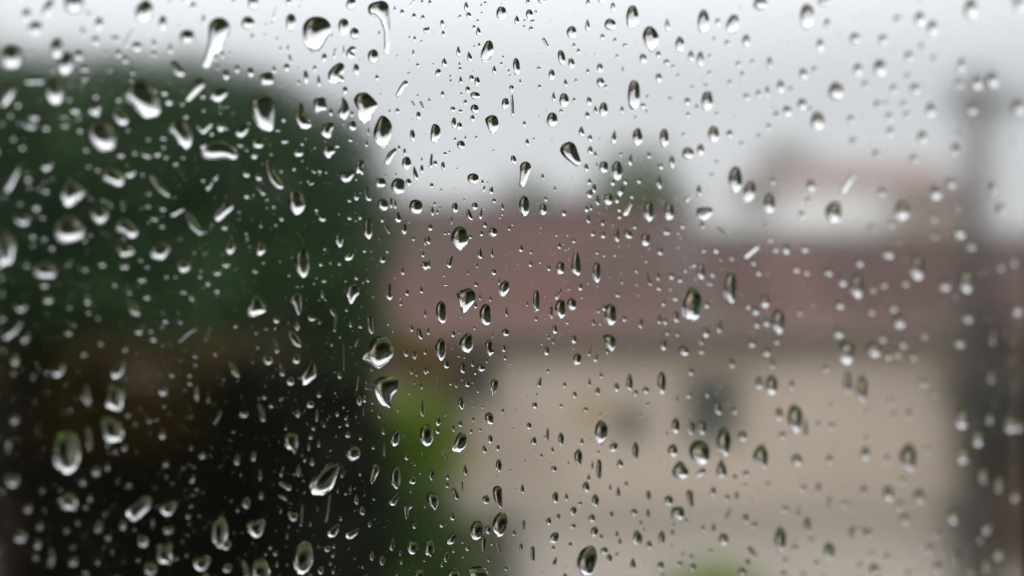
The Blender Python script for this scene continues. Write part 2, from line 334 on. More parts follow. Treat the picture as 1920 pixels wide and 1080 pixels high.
# shed behind the shrubs
SH = empty('garden_shed', (0, 0, 0)); tag(SH, 'low garden shed with an earthy brown roof under the big tree', 'shed')
a = photo(-260, 712, 13); b = photo(500, 712, 13); t = photo(60, 628, 14.6).z
box('wall', [(a.x+.1, b.x-.1, 13.1, 16, 0, a.z)], M['wood'], SH)
pydata('roof', [(a.x-.15,12.85,a.z-.03),(b.x+.15,12.85,a.z-.03),(b.x+.15,14.6,t),(a.x-.15,14.6,t),(b.x+.15,16.2,a.z-.03),(a.x-.15,16.2,a.z-.03)], [(0,1,2,3),(3,2,4,5),(1,4,2),(0,3,5)], M['shedroof'], SH)
dr = box('door', [((a.x+b.x)/2-.45, (a.x+b.x)/2+.45, 13.04, 13.095, .05, 1.95)], M['shedroof'], SH); box('handle', [((a.x+b.x)/2+.3, (a.x+b.x)/2+.36, 12.99, 13.038, 1.0, 1.12)], M['steel'], dr)
GW = empty('garden_wall', (0,0,0)); tag(GW, 'low pinkish garden wall at the bottom left corner', 'wall')
c = photo(15, 1060, 12.2); box('masonry', [(-7.5, c.x, 12.2, 12.42, 0, c.z)], M['pinkwall'], GW); box('coping', [(-7.53, c.x+.03, 12.16, 12.46, c.z+.002, c.z+.06)], M['pinkwall'], GW)
# brick outbuilding right of the pole
OB = empty('brick_outbuilding', (0,0,0)); tag(OB, 'dark brown brick outbuilding at the right edge beside the window frame', 'outbuilding')
c = photo(1862, 640, 15); box('wall', [(c.x, c.x+1.5, 15, 15.5, 0, c.z)], M['brick'], OB); box('roof', [(c.x-.1, c.x+1.6, 14.9, 15.6, c.z+.002, c.z+.1)], M['rooftile_grey'], OB)
box('door', [(c.x+.35, c.x+1.15, 14.96, 14.995, .05, 1.95)], M['wood'], OB)
B = (2.95, 7.6, 0)
tree('climbing_shrub', B, crown_at([(1835,730,7.6,62,1.1,1),(1840,860,7.6,48,1.4,1),(1825,990,7.6,48,1.5,1),(1845,620,7.6,38,1.4,1)], B), 2600, .035, M['leaf_black'],
     'loose dark shrub climbing round the foot of the utility pole', 'shrub', trunk=.04, seed=31, stem='stem')
B = (2.9, 7.9, 0)
# pole
p = photo(1828, 540, 7.0); top = photo(1828, 128, 7.0).z
P = empty('utility_pole', (p.x, p.y, 0)); tag(P, 'dark blurred utility pole near the right edge of the glass', 'pole')
V, F = tube([((0,0,-.1), .10), ((0,0,2.2), .09), ((0,0,3.7), .075), ((0,0,top), .06)], 14); pydata('post', V, F, M['pole'], P, True)
bz = photo(1828, 700, 7).z; box('meter_box', [(-.16,.16,-.33,-.112, photo(0,815,7).z, bz)], M['darksteel'], P, .008)
az = photo(0, 205, 7).z; box('crossarm', [(-.20,.20,-.16,-.10, az-.03, az+.04)], M['pole'], P, .004)
for dx in (-.16, 0, .16):
    V, F = tube([((dx,-.13,az+.04), .018), ((dx,-.13,az+.07), .03), ((dx,-.13,az+.09), .018), ((dx,-.13,az+.12), .028), ((dx,-.13,az+.14), .012)], 8); pydata('insulator', V, F, M['kerb'], P, True)
V, F = tube([((.05,-.09,.1), .02), ((.05,-.09,bz-.02), .02)], 6); pydata('conduit', V, F, M['darksteel'], P, True)
# Raindrops measured on the pane. One block per patch of glass: "@ox oy", then entries split by ";".
# "x y w h [lean] [t|i|q]" = oval (t narrow top, i narrow foot, q squarish); "s x y r x y r ..." = string of beads run together;
# "p x y x y ..." = outline.
DROPS = """
@0 0
80 385 160 175;180 100 75 100;325 60 80 160 25;240 190 110 110;500 20 150 160;975 80 130 170 15;1100 155 65 110;1265 250 110 110
1375 130 50 90;1305 40 60 70;670 160 70 100;1150 5 50 40;385 325 95 150;445 430 120 160 10;530 375 85 90;645 270 90 80;780 260 80 60
s 900 200 16 870 250 18 850 310 20;925 315 85 80;800 360 70 70;845 400 60 75;1040 290 60 70 -15;1150 325 50 90;1040 365 60 50;1200 465 100 155
s 1483 187 80 1458 288 60 1411 378 36 1386 439 36
55 640 90 170 20;s 190 548 34 280 545 32;p 295 600 320 545 370 530 420 560 440 620 425 680 380 712 330 690 300 640
465 670 55 55;645 650 60 60;640 735 100 100;505 742 85 85;530 795 55 55;230 790 90 80;205 850 110 60;310 860 70 70;435 845 90 60;430 790 60 50
120 705 70 70;540 880 60 60;p 575 880 600 830 660 810 740 830 780 890 788 960 760 1015 690 1025 630 990 590 940
p 822 640 850 580 920 540 1000 550 1060 610 1080 680 1088 755 1050 795 990 800 930 765 880 705 835 680
1050 605 50 60;1110 625 60 60;1140 675 75 90;800 670 60 60;p 750 760 790 735 850 770 872 815 850 845 810 850 775 815
s 1350 565 42 1310 620 34 1265 675 24;1370 650 50 50;1430 640 40 80;1230 700 40 50;1255 785 45 50;1375 745 40 40
p 1120 875 1160 810 1230 800 1285 870 1298 960 1262 1010 1220 990 1170 920;s 1335 850 22 1372 890 24 1425 835 22
1100 930 60 50 20;1105 990 50 45;1000 940 45 40;580 1010 60 55;810 1040 70 60 20;910 1030 60 50;985 1045 90 60 20;1065 1040 70 50 -35
1120 1060 45 45;1235 1060 45 45;150 990 70 70;90 935 60 60;70 780 60 60;125 830 50 50;15 830 40 60;740 475 50 45;570 465 80 60;570 530 60 60
355 470 55 50;895 490 60 50;890 545 50 45;560 210 65 90;600 95 60 60;1430 900 40 50
p 1343 1008 1386 954 1494 943 1584 990 1609 1051 1584 1087 1530 1073 1440 1087 1361 1066
@400 0
p 605 170 650 118 720 108 780 140 798 195 770 262 730 330 690 358 640 335 605 270
525 150 75 125;235 155 100 95;265 245 45 55;350 235 40 30 -30;430 265 30 40;355 165 35 30;395 155 35 30;s 425 55 12 405 130 14
455 330 30 45;505 330 25 70;520 400 30 80 -10;270 15 80 110;140 5 40 60;510 10 50 60;600 5 30 20;930 25 70 90 15
880 180 75 120;955 225 65 85;1120 225 25 45;800 240 30 30
s 1092 62 52 1135 55 55 1160 125 36 1176 200 26 1176 280 23 1168 350 20
1080 380 75 100;1225 60 25 45;1275 85 30 50;1355 110 30 45;1415 115 40 35;s 1360 0 10 1325 45 8;1410 10 25 40;1435 205 40 40
1325 255 15 30;1360 262 22 40;1405 280 18 20;1350 355 25 50;1380 440 25 30;1240 375 18 20;750 390 45 70 10;s 828 325 10 812 390 14
880 340 25 90;p 895 350 925 310 965 315 960 345 945 350 962 385 930 395 900 385;990 400 15 25
p 775 490 800 455 850 420 885 435 885 480 875 510 888 545 850 562 790 558 773 530
965 470 45 90;1105 525 30 45;1320 495 25 20;s 1298 560 20 1270 595 18 1245 640 16
685 462 35 50;625 520 40 95;712 545 42 90;577 555 38 45;575 462 22 25;495 455 52 62;410 468 45 60;362 535 100 90 -8 q;252 490 58 75
160 467 42 70;85 508 62 75;30 455 45 40;60 370 40 60;15 385 40 60;112 360 35 40;40 630 120 125
p 245 690 270 655 330 645 390 665 415 720 415 800 405 870 375 892 320 875 280 820 250 750
195 880 95 120;50 850 70 90;90 865 40 40;240 830 40 30;180 980 55 40;300 970 85 75;475 805 35 50;435 880 50 30
p 545 800 560 750 575 700 600 705 615 770 660 820 662 855 600 880 570 850
720 710 105 105;793 760 32 55;p 835 765 862 720 870 655 905 690 920 740 908 790 885 815 850 790;877 835 35 22;935 770 28 45;890 610 42 60
p 945 680 975 630 1030 622 1075 655 1110 700 1095 745 1040 830 1010 842 985 810 975 745
1145 890 124 215 5;770 880 80 110 20;938 850 62 70;925 945 38 32;600 970 30 35;625 935 22 22;1035 970 28 50;1047 890 20 50;1345 915 38 85
1385 780 32 60;s 1340 685 8 1360 715 8;s 1400 690 10 1418 735 8;1243 748 32 38;1190 750 25 32;1130 635 20 22;1380 645 20 22
485 955 60 40 -20;575 1030 80 70 -30;780 1018 80 98;835 985 40 35;280 1040 65 80 15;390 1040 35 30;225 1010 40 35;95 720 35 30;50 765 30 30
1253 995 28 40;1292 1025 24 50
@800 0
22 20 22 45;268 42 42 65;285 105 35 45;225 110 22 30;370 35 20 25;397 20 22 22;372 88 18 22;105 160 28 55;112 228 22 45;12 195 30 35
505 90 68 95;350 210 42 60;320 185 20 35;345 140 20 20;355 303 24 35;322 312 16 20;695 98 48 75;610 135 45 65;738 80 25 30;715 145 30 30
705 195 30 35;660 180 20 20;662 140 20 20;p 365 370 385 310 410 275 440 280 453 330 440 380 405 420 375 410
215 345 36 70;290 382 42 70 -15;120 420 48 60 0 t;78 492 38 60 20;222 432 20 28;227 465 22 28;457 470 36 58;518 385 20 25;608 450 48 118 -5
555 480 14 30;562 510 12 20;505 430 20 25;632 550 20 40;230 540 30 55;160 515 14 30;163 548 14 30;305 528 34 45;342 550 38 62;278 605 30 48
328 645 65 52;235 632 22 24;262 690 24 35;325 735 56 62;310 798 30 45;178 738 32 40 -15;228 750 38 30 -30;185 830 34 72;222 850 34 52
193 938 24 28;262 928 18 30;335 925 22 22;232 978 56 60;108 635 24 42;18 675 24 32 -20;60 900 68 130 5
p 397 800 440 775 475 790 487 840 470 890 445 905 425 880 405 840;532 700 50 82 15;s 573 590 18 574 635 9 580 700 12 581 775 12
660 835 20 40;680 962 24 50;725 937 18 22;452 1015 14 18;125 1038 24 28;155 1025 12 20;845 505 42 78;912 388 50 105 -12;978 428 46 72
s 790 265 14 820 315 12;980 218 66 88;1087 170 42 88;1240 165 78 80;1390 115 85 160;1258 50 34 70;1090 15 40 50;685 8 40 35
938 558 36 55;1008 542 25 30;928 675 65 95;858 652 32 65;995 672 30 35;762 585 24 30;758 462 30 25;848 808 72 102;908 750 25 28
1045 885 52 70;1098 682 36 58;1195 738 60 95;1140 740 34 60;1085 778 30 48;1175 555 54 65;1208 585 30 30;1170 458 42 65;1088 480 32 40
1103 932 34 45;1320 738 34 55;1400 640 85 205;1265 925 44 100 10;1425 925 65 125;1187 250 30 45;1272 270 32 40;995 305 28 40;1025 345 24 40
1340 305 34 30;1325 470 20 50;1287 380 25 30;1410 790 30 25;1105 1010 50 60;1138 1040 30 50;1375 1060 34 60
@1200 0
p 20 230 40 185 75 175 110 205 128 250 115 310 85 355 55 330 30 280
185 165 46 88;270 300 60 110;345 375 56 80;408 400 46 110;470 380 30 30;22 395 50 70;125 370 35 55;180 420 40 45;225 450 30 30;128 525 44 65
255 510 30 35;430 145 78 165;625 165 80 145 18;525 150 34 60;718 275 52 90;500 262 30 35;590 290 40 40;455 680 78 135;320 685 40 55
385 720 35 40;720 655 45 50;800 630 48 60;860 620 30 80;950 585 50 90;1018 600 40 50;1105 500 60 80;875 420 50 90;690 500 40 50;665 435 40 45
760 420 34 45;605 555 40 45;470 495 30 35;815 25 95 90;1130 110 90 180;1240 10 90 60;1265 155 60 70;1218 305 50 95;1325 615 100 125
1200 815 92 130;1095 705 60 85;995 750 60 80;920 770 50 55;498 905 75 115;605 905 45 60;325 1035 78 85;410 1010 50 80;165 930 62 125
690 970 40 35;295 910 30 30;325 775 28 40;520 770 30 30;870 855 34 50;1150 735 40 35;800 920 30 40;1425 805 50 60;355 585 40 25
445 575 35 25;205 665 35 25;50 650 25 30;20 715 40 40;45 750 30 25;1180 470 45 45
@1520 0
300 260 70 80;470 460 85 125;490 270 60 80;590 130 60 60;740 130 70 110;825 190 70 110;1085 60 90 140;665 380 60 75;655 510 50 50
705 600 65 80;560 600 45 70;455 705 60 50;515 690 40 30;625 700 60 55;650 770 50 50;810 740 60 100;755 925 60 90;320 470 60 90
750 310 50 60;830 390 60 50;1020 440 50 110;1125 560 70 110;1000 570 70 70;1230 540 80 120;1090 740 70 80;540 890 50 70;290 950 55 45
445 1040 50 60;700 1050 60 60;530 790 50 60;370 570 50 50;1410 30 60 120;1405 720 70 120;975 1010 50 100;990 910 30 60
@0 270
s 115 165 35 75 235 40 45 310 32;35 350 60 60;320 140 90 105;190 235 70 70;200 290 50 50;185 195 50 40;265 300 50 50;310 315 70 65
300 260 40 35;p 410 290 450 240 520 240 590 305 580 350 520 400 450 440 412 400;245 425 80 75;135 400 55 55;150 510 130 90;290 498 55 55
p 355 600 370 510 440 470 530 490 580 570 575 620 520 660 440 678 380 655;520 520 60 70;570 650 55 50;610 615 50 45
p 600 450 640 425 700 430 740 450 730 500 680 545 645 530 615 490;p 678 215 700 165 770 155 830 205 842 260 810 290 750 275 690 245
660 170 60 55;598 148 55 50;p 838 200 870 180 890 150 925 155 925 195 890 235 850 228;960 203 50 45;1185 130 60 50 -20;815 75 70 60
s 1025 215 25 1060 280 25 1100 315 30 1140 350 20;p 775 570 800 510 860 500 905 545 938 580 925 620 880 640 840 610 800 592
835 635 45 45;1000 420 50 45;1100 437 60 50;s 1235 435 22 1160 480 22;s 1270 470 28 1305 550 35 1355 600 25;1385 590 40 40;1370 245 45 40
s 1025 500 20 1060 510 20;1095 555 55 45;s 1438 240 15 1400 300 22;p 1020 760 1020 690 1060 660 1130 670 1155 700 1120 770 1080 790
p 780 690 830 665 890 695 917 735 870 760 820 772 790 730;p 1190 790 1215 765 1260 780 1292 820 1280 850 1230 878 1200 850
220 620 80 70 -30;300 635 70 60;220 680 60 55;350 700 65 60;305 855 165 130;300 950 80 70;325 1045 90 85;590 1035 60 110;460 815 50 50
575 845 60 55;690 810 70 60;840 825 80 60;995 825 50 50;960 915 70 55 -20;775 945 55 60;990 1030 70 60 -30;875 1000 50 50;950 780 50 50
1125 895 45 45;1185 893 45 40;1360 850 40 40;1350 890 45 50;1405 935 45 60;1240 1000 60 40;1290 1030 45 80 -15;1310 730 40 35;1380 738 35 30
700 380 50 45;735 400 40 35;830 435 40 45;1005 335 50 35;30 700 150 270;10 900 50 70;15 1000 40 80;180 820 60 60
@400 270
s 375 120 30 385 190 32 410 240 38 450 285 30;222 200 62 60;305 215 70 75;225 345 60 60;s 300 290 14 340 335 20;362 375 32 32;408 420 30 40 -15
460 500 38 50;422 545 30 30;320 550 36 40;175 458 32 30;172 505 30 28;s 35 190 14 10 240 18;p 2 500 50 420 95 370 140 400 130 440 80 490 30 528
75 560 65 55;p 80 700 90 660 120 645 150 680 145 720 115 748 85 730;322 705 55 110;90 815 65 45 -20;30 870 70 50 -15;25 990 50 45
275 850 40 55 -15;222 605 35 35;230 635 30 45;545 160 36 50;458 180 24 45;680 185 60 30 15;718 178 45 40;762 190 22 30;665 268 45 25 -25
905 210 95 115;990 155 58 105;965 238 22 25;1128 262 75 72;1248 285 100 112;1318 258 42 52;1305 130 66 92;1363 195 42 100 -12
1408 170 26 62;1408 102 20 32;s 1225 40 16 1195 75 24 1172 125 20;1232 208 14 30;p 505 330 540 305 590 320 620 390 620 430 580 475 545 472 515 430
695 440 42 40;735 500 60 55;700 470 20 20;965 350 40 70;s 1030 305 18 1050 370 22;918 380 35 35 -30;1145 410 75 85 -20;1200 400 25 75
1228 405 28 70;1368 425 95 100;1245 492 62 78;920 492 42 45;990 490 25 50;970 512 20 20;1288 575 40 75 5;s 1160 555 10 1188 600 10
1140 512 28 40;1320 525 15 20;1045 575 60 140;853 645 68 92;922 750 64 100;602 800 95 215;1350 635 26 38;1430 650 20 70;1143 780 44 52
1175 720 26 35;1020 720 35 30 -35;1415 745 25 40;1430 820 60 60;1278 860 30 50;725 805 38 50;790 800 20 35;850 805 28 40;512 885 25 30
965 900 35 38;750 925 40 25 -20;1035 910 15 50;1188 995 62 120 0 t;1405 985 34 48;1308 1005 32 42;735 1010 28 70 -10;715 1052 25 20
568 962 25 25;600 960 20 20
@800 270
s 35 70 8 28 150 12;58 130 32 38;112 148 28 55 -8;314 235 76 78;377 258 18 34;587 105 36 62 -20;s 668 155 40 658 215 30 645 270 22
784 218 28 45;438 312 40 55 15;388 302 16 42 15;455 383 28 32;35 280 26 36;98 310 16 18;254 378 14 16;193 430 42 65;326 420 40 52
290 480 34 82 -25;367 470 28 82 12;40 455 22 62;55 405 20 25;72 460 18 30;92 430 16 22;512 420 24 60;510 470 14 30;494 492 20 24
660 418 68 138;788 440 48 82;804 370 24 38;865 300 20 40;925 465 36 44;p 165 630 185 580 220 555 260 570 282 620 275 670 250 700 225 720 190 690 172 660
12 650 30 60;25 563 32 45;392 545 28 42 -20;448 594 58 64;370 605 26 35;150 598 20 25;125 600 22 28;294 627 24 28;558 565 25 40;577 540 18 25
170 515 10 60;360 738 46 75;443 732 24 68;s 168 760 10 150 820 18;15 812 38 62 12;636 702 40 52;700 810 24 40;704 728 24 28;825 838 24 36
453 865 32 42;342 818 18 35;332 945 32 38;120 885 12 24;278 868 12 30;128 952 35 14;490 930 14 42;525 975 62 112 15;905 835 54 88
1010 802 82 182 0 t;1150 865 52 142;742 1058 46 145;s 900 985 14 875 1040 14;895 685 34 48;938 710 22 25;1038 965 30 50;962 975 20 25
p 900 45 915 5 960 -17 1000 0 1025 60 1040 120 1015 150 975 125 930 90;1285 180 72 135;1195 155 62 85;1375 105 38 90 10;1148 140 20 35
1078 160 30 60;1255 258 34 50;1098 255 28 45;1130 300 30 70;1100 335 40 65 15;1152 375 36 80;1225 372 62 78;1308 315 38 80 15;1285 375 30 50
s 1378 395 18 1340 470 24;1078 438 32 45;1110 430 24 40;1340 250 30 50;1432 245 30 50;1300 490 30 35;1090 500 36 72;1187 530 26 45
1120 605 32 40;1190 615 36 44;1285 605 46 110 0 t;1360 610 62 58 20;1385 350 25 40;1300 440 28 40;992 655 30 30;1150 735 34 26
1198 748 26 30;1415 850 34 44;1318 932 28 26;1287 1020 38 32;1405 555 26 40;1270 750 22 22;875 615 22 20;765 800 20 20
@1200 270
140 150 35 50;218 120 36 95;132 258 36 95;60 75 30 50;400 310 46 88;s 345 350 14 310 385 18;485 205 45 25;520 120 35 25
645 240 92 180;738 320 82 150 10;875 400 78 140;895 245 50 60;1155 280 60 80;1135 375 45 45;1093 475 45 55;1310 460 110 145
60 455 66 140;198 455 66 120;p 385 440 430 425 490 430 485 470 440 525 405 510;285 550 55 45;422 550 34 50;175 595 62 45;255 600 34 32
s 530 560 18 590 600 20;38 645 60 90;135 725 42 50;258 690 30 32;513 715 42 55;618 768 42 42;s 790 690 28 715 760 26;765 800 44 44
988 700 48 100;1115 700 50 70;915 710 45 50;880 640 34 50;850 540 28 50;412 860 52 115;488 880 40 42;365 815 32 38;305 848 40 42
268 918 46 38;125 968 50 42;s 35 850 10 70 945 18;122 895 25 60;212 890 40 50;235 1042 48 38;470 945 45 30;612 970 80 210
1055 845 50 55;1125 860 55 55;1270 865 70 60;800 865 40 50;1370 925 50 80;40 790 25 25;205 975 30 30;430 710 40 50;545 780 28 28
@1520 270
s 300 190 20 260 250 28 215 325 26;480 325 60 60;618 450 95 145;845 325 85 110;945 265 80 80;415 560 55 50;545 540 45 60;520 740 85 80
725 830 80 180;905 955 80 80;1050 930 80 160;1005 590 80 100;1285 440 70 75;1230 290 50 110;835 490 50 70;840 600 40 100;700 100 60 70
330 800 60 60;315 960 80 170;420 980 55 55;495 950 50 50;640 940 50 50;1280 830 70 60;1370 790 60 80;1080 690 70 60;1000 420 40 70
@0 540
140 130 130 70 -10;s 140 225 30 85 290 38 30 335 32;15 200 60 80;175 330 70 110;100 480 60 100;90 570 60 60;25 420 50 55;470 130 50 50
600 165 55 50;660 200 50 45;460 300 80 60;495 250 40 50;p 855 110 865 80 910 90 945 150 945 190 905 190 870 160;1115 222 55 55 -20
935 290 72 65;1018 288 60 45;1035 340 75 60 15;s 1340 265 10 1270 300 16 1210 365 12;1390 345 35 35;1318 460 45 40;1318 520 36 38
680 370 60 55;568 445 60 55;845 410 45 60;800 550 100 165;400 550 90 140;320 570 50 55;225 600 55 50;580 710 90 155 0 t;775 740 150 170
1103 690 72 90;1160 580 50 60;1280 588 42 45;1283 640 55 50;1325 705 34 120;1110 795 35 40;1405 750 34 70;100 885 80 90;475 820 55 50
755 955 165 180 -20;1095 985 70 80;1010 895 60 45;1060 885 35 45;865 860 60 40
@400 540
p 230 180 240 120 280 45 330 80 360 150 310 180 260 195;425 205 60 75;565 250 36 85;355 275 30 32;150 250 40 55
p 515 80 540 35 590 40 600 100 592 170 572 182 545 120;p 905 -10 935 -30 975 -20 990 25 960 70 930 110 905 80
665 205 62 45;s 800 150 22 830 190 14 820 290 11;928 235 32 65;992 255 36 40;1060 245 45 130 -8;983 200 16 16;1267 103 26 38
1340 275 24 42;1395 310 36 85 -20;1213 280 18 42;1180 240 22 30;1430 170 25 60;s 410 345 16 430 430 18
p 500 310 520 285 560 310 595 370 590 400 560 395 520 360;365 480 80 90;560 480 62 72;s 455 505 14 468 580 20;s 120 500 20 135 555 26 165 590 20
520 628 62 68;p 595 640 605 570 640 520 665 470 690 510 700 570 680 615 620 655;852 585 40 65 -10;s 880 365 7 886 570 8;798 380 30 32
s 985 340 8 955 400 8;s 985 590 8 970 690 9;p 1010 475 1050 410 1070 350 1120 325 1180 340 1215 390 1215 450 1180 500 1115 545 1060 515
p 1080 650 1120 600 1190 595 1250 620 1245 680 1205 740 1200 808 1140 790 1105 740;1302 435 34 62;1358 452 30 62;1338 560 24 48
1372 582 16 36;1430 425 30 50;1432 558 28 50;1405 665 20 40;1358 635 14 36;1325 712 20 20;1412 810 36 120;1070 550 20 30;1032 630 18 30
1032 675 18 22;985 760 40 70;1022 755 30 40;1075 775 22 25;1015 835 14 70;1120 858 32 45;965 868 22 24;1248 820 18 35;715 715 44 55
390 790 44 48;205 855 72 50;325 840 55 150;570 840 45 75;655 785 60 60;700 855 28 100;880 803 26 28;837 850 30 40;905 918 30 40
770 880 22 30;678 945 32 40;750 925 26 40;855 935 30 20;490 940 30 50;s 55 830 16 10 910 14;15 445 40 40;265 500 25 30;300 400 30 35
450 750 22 50;345 735 50 40;1150 958 34 70
@800 540
100 165 72 158;398 182 78 150;p 200 30 250 10 290 0 325 30 328 75 300 120 255 168 235 145 225 100 205 60;330 118 24 40;540 158 24 72
905 140 72 128;980 108 64 80;842 165 26 85;738 205 28 38;735 150 20 28;950 232 22 28;678 105 20 40;430 72 24 36;360 60 22 45
1243 178 78 150;1198 135 34 40;1125 228 32 52;1160 155 22 30;1172 240 22 25;1333 208 32 38;323 267 22 28;533 300 50 52;865 280 38 58
180 310 26 40;222 298 16 22;12 290 26 55;445 320 14 32;p 58 420 70 370 95 338 125 360 132 420 118 470 95 493 78 480 70 440
p 220 385 240 335 280 302 308 320 316 370 305 415 278 440 240 420;p 397 375 420 348 445 370 445 405 458 430 425 460 412 440 400 410
522 405 38 52;530 470 26 34;810 425 36 60;995 345 38 60;s 1105 400 12 1097 450 14;825 330 16 30;857 362 18 32;1018 480 56 80 12
s 1160 440 10 1138 485 18;p 1185 320 1230 310 1275 335 1275 385 1250 430 1225 400 1200 350;1218 425 34 45;133 512 54 64;245 535 52 80
310 505 30 55;368 538 54 55;408 492 20 28;10 550 24 50;330 570 18 30;255 465 12 22;s 80 572 4 68 705 5;200 645 22 60;275 645 44 46
455 668 64 110 10 i;162 645 18 24;348 695 16 25;234 778 42 82;425 880 58 85 -15;80 900 36 60 8;75 962 32 44;228 918 30 36;182 948 24 42
302 968 20 28;363 958 20 22;515 830 20 34;315 885 24 34 10;s 608 815 4 595 838 4;125 858 16 18;378 803 16 20;313 800 14 18
s 770 600 8 760 655 18;820 560 20 30;932 655 26 34;1155 697 32 55;1000 720 30 45;730 792 38 42 15;1100 635 26 60;1370 630 60 125 0 t
1283 670 36 60;1178 590 36 40;1412 708 30 45;1073 822 32 34;692 930 32 48;745 718 14 24;908 795 20 30;725 1030 54 55 20;908 1020 40 90
818 990 20 90;1178 968 84 150 5;1048 1035 34 45;430 1020 34 55;1172 850 16 28;795 1005 14 20
@1200 540
p 295 90 320 20 350 -10 385 10 415 60 410 150 390 210 350 225 310 205 295 150;130 205 38 80;5 240 30 70;170 225 36 45;245 195 40 80
158 105 30 40;450 115 45 45;535 250 45 110;445 300 50 70 15;250 300 34 60 -15;182 300 45 40;160 385 45 70;295 425 70 70 -25;415 430 45 35
415 350 30 70;730 125 42 42;778 155 60 60;855 230 48 60;1078 158 50 52;935 225 82 170;845 90 60 90;790 240 40 60;755 375 58 55
922 360 50 40;855 435 60 55;895 500 40 90;1340 300 75 80;1345 115 75 60;1395 430 105 170;148 640 56 155;40 690 46 50;345 565 40 50
620 505 60 70;330 725 40 40;890 655 78 135;805 640 50 90;1025 650 45 70;1405 640 55 150;1255 545 40 50;455 720 30 40;525 805 50 100 -15
640 825 40 50 10;1048 880 100 190;940 850 50 90;240 930 56 105;348 945 44 90;420 940 55 100;1120 940 34 150;1205 915 40 50;1293 930 40 50
962 995 45 55;695 1000 60 70;182 980 20 35;55 785 25 30;250 745 18 50
@1520 540
425 415 95 110;350 680 70 185;590 440 60 60;625 380 50 60;600 225 85 100 10;560 130 70 70;410 150 70 70;765 320 70 60;485 345 60 50
525 460 50 50;695 465 50 50;760 640 60 60;665 845 45 70;540 765 45 45;560 855 60 50;380 830 50 40;1000 370 80 70;1060 205 70 70
1390 150 80 85;1020 880 90 140;1130 1010 70 120;1210 880 60 80;1345 915 70 130;1220 600 40 90;1400 930 60 90;1230 330 40 110
850 715 40 40;385 1010 50 45
@0 780
p 340 210 370 130 430 95 510 105 545 190 545 280 520 350 465 395 400 375 350 300;s 590 90 30 605 180 30 612 230 20;80 425 110 110
15 510 60 60;55 180 70 80;55 230 50 60;465 580 125 130;650 370 80 90;725 340 60 70;558 440 75 75;610 550 60 75;580 615 55 50
665 745 60 100;730 820 60 55;135 810 95 100;255 860 70 90;240 945 65 80;345 950 55 150;495 980 80 85;660 985 60 60;270 740 60 80
190 620 75 90;285 500 50 60;490 885 50 50;580 1060 70 50;450 770 60 60;830 730 75 90;p 845 650 900 580 980 535 1030 560 1010 620 960 670 910 715 870 695
1030 710 50 80;1140 610 120 145;960 840 120 90;1110 930 120 165;1015 1030 95 90;1365 980 125 140;1120 320 65 60;1140 770 80 70
880 460 40 40;1240 350 34 40;1270 675 50 50;1290 605 36 50;1330 490 40 45;1300 420 50 80 20;1365 265 55 60;1290 215 34 50
1125 410 40 40;935 970 45 45;1190 960 40 45;1315 345 30 35;1300 530 30 36;730 190 50 55;840 210 60 70;790 450 34 34;710 660 40 45
525 720 50 50;1280 725 28 30;1270 800 28 30;1165 455 34 34
@400 780
p 472 170 480 130 530 105 570 130 575 190 560 260 530 240 490 210;945 250 95 105
p 645 470 680 410 740 340 800 310 850 320 855 350 830 420 800 490 740 535 680 535 655 510
575 370 40 90;s 455 455 20 510 485 24;460 390 34 45;318 390 34 100;272 270 45 80;160 290 60 90;325 530 50 70;225 585 60 90;165 630 40 50
s 440 535 12 490 555 18;535 670 80 90;s 605 605 13 590 740 12;s 790 530 11 762 710 10;455 640 26 36;655 725 28 45
p 210 740 250 700 300 700 340 685 355 730 330 800 290 828 240 790;40 780 120 220;80 860 90 90;500 805 32 60;510 745 22 30
p 530 980 545 900 590 850 650 850 675 920 670 1000 620 1065 560 1060;p 250 1080 270 980 330 955 370 1000 385 1080 320 1120
215 1030 60 150;95 1025 75 75;385 885 40 40;420 925 40 50;355 930 30 35;s 840 740 20 800 790 34;s 975 770 18 920 805 30;770 895 50 50
815 880 30 35;810 940 30 40;725 1040 50 60;790 995 25 40;810 1050 30 40;710 880 22 28;860 690 34 42;1055 730 28 45;1005 640 40 70 -15
965 565 34 75 -10;925 490 20 45;895 525 30 25;840 500 22 45;s 885 370 12 868 410 12;p 1060 440 1070 380 1080 325 1110 330 1122 370 1100 410 1075 460
990 390 24 35;1232 415 68 155;1345 430 65 62;s 1250 530 14 1210 585 24;s 1335 600 18 1305 620 20 1305 690 8;1230 150 60 110 12
1155 225 18 100;1308 275 32 48;1362 325 20 25;1290 130 12 30;1410 250 12 32;1210 865 45 90 10;1345 885 72 95;1262 925 20 40;1270 985 22 36
1140 975 40 70;1070 945 34 70;1360 740 30 42;1085 560 20 25;665 310 38 60;712 180 34 70;660 140 36 45;645 205 24 70;910 125 40 50
995 150 28 30;1080 210 32 32;620 295 28 40;600 262 20 28;430 1000 30 50;1430 600 20 50;1425 975 20 20;1240 1070 18 28
@800 780
0 130 90 150;p 172 225 190 180 210 125 245 110 272 140 270 185 245 230 210 245;390 222 38 55 -15;482 215 26 42;262 365 36 75;488 335 40 88
143 412 22 34;s 240 450 8 242 505 5;s 185 500 16 205 550 16;140 465 24 40;35 395 36 80;p 0 540 40 510 75 540 80 590 55 635 20 600
400 565 50 60;s 478 502 33 485 560 30 495 605 18;340 770 88 132 8;498 730 100 165 12;415 765 40 62 -20;s 385 830 20 385 910 10
s 470 850 12 495 915 10;175 680 36 48;105 730 30 45 15;p 140 850 165 800 195 785 203 820 180 860 150 865;20 890 65 120;133 950 34 75 8
278 888 30 45;245 845 20 30;183 910 20 25;420 962 30 45;440 860 22 25;537 1030 28 28;345 1070 140 115;180 1075 80 80;105 1000 30 40
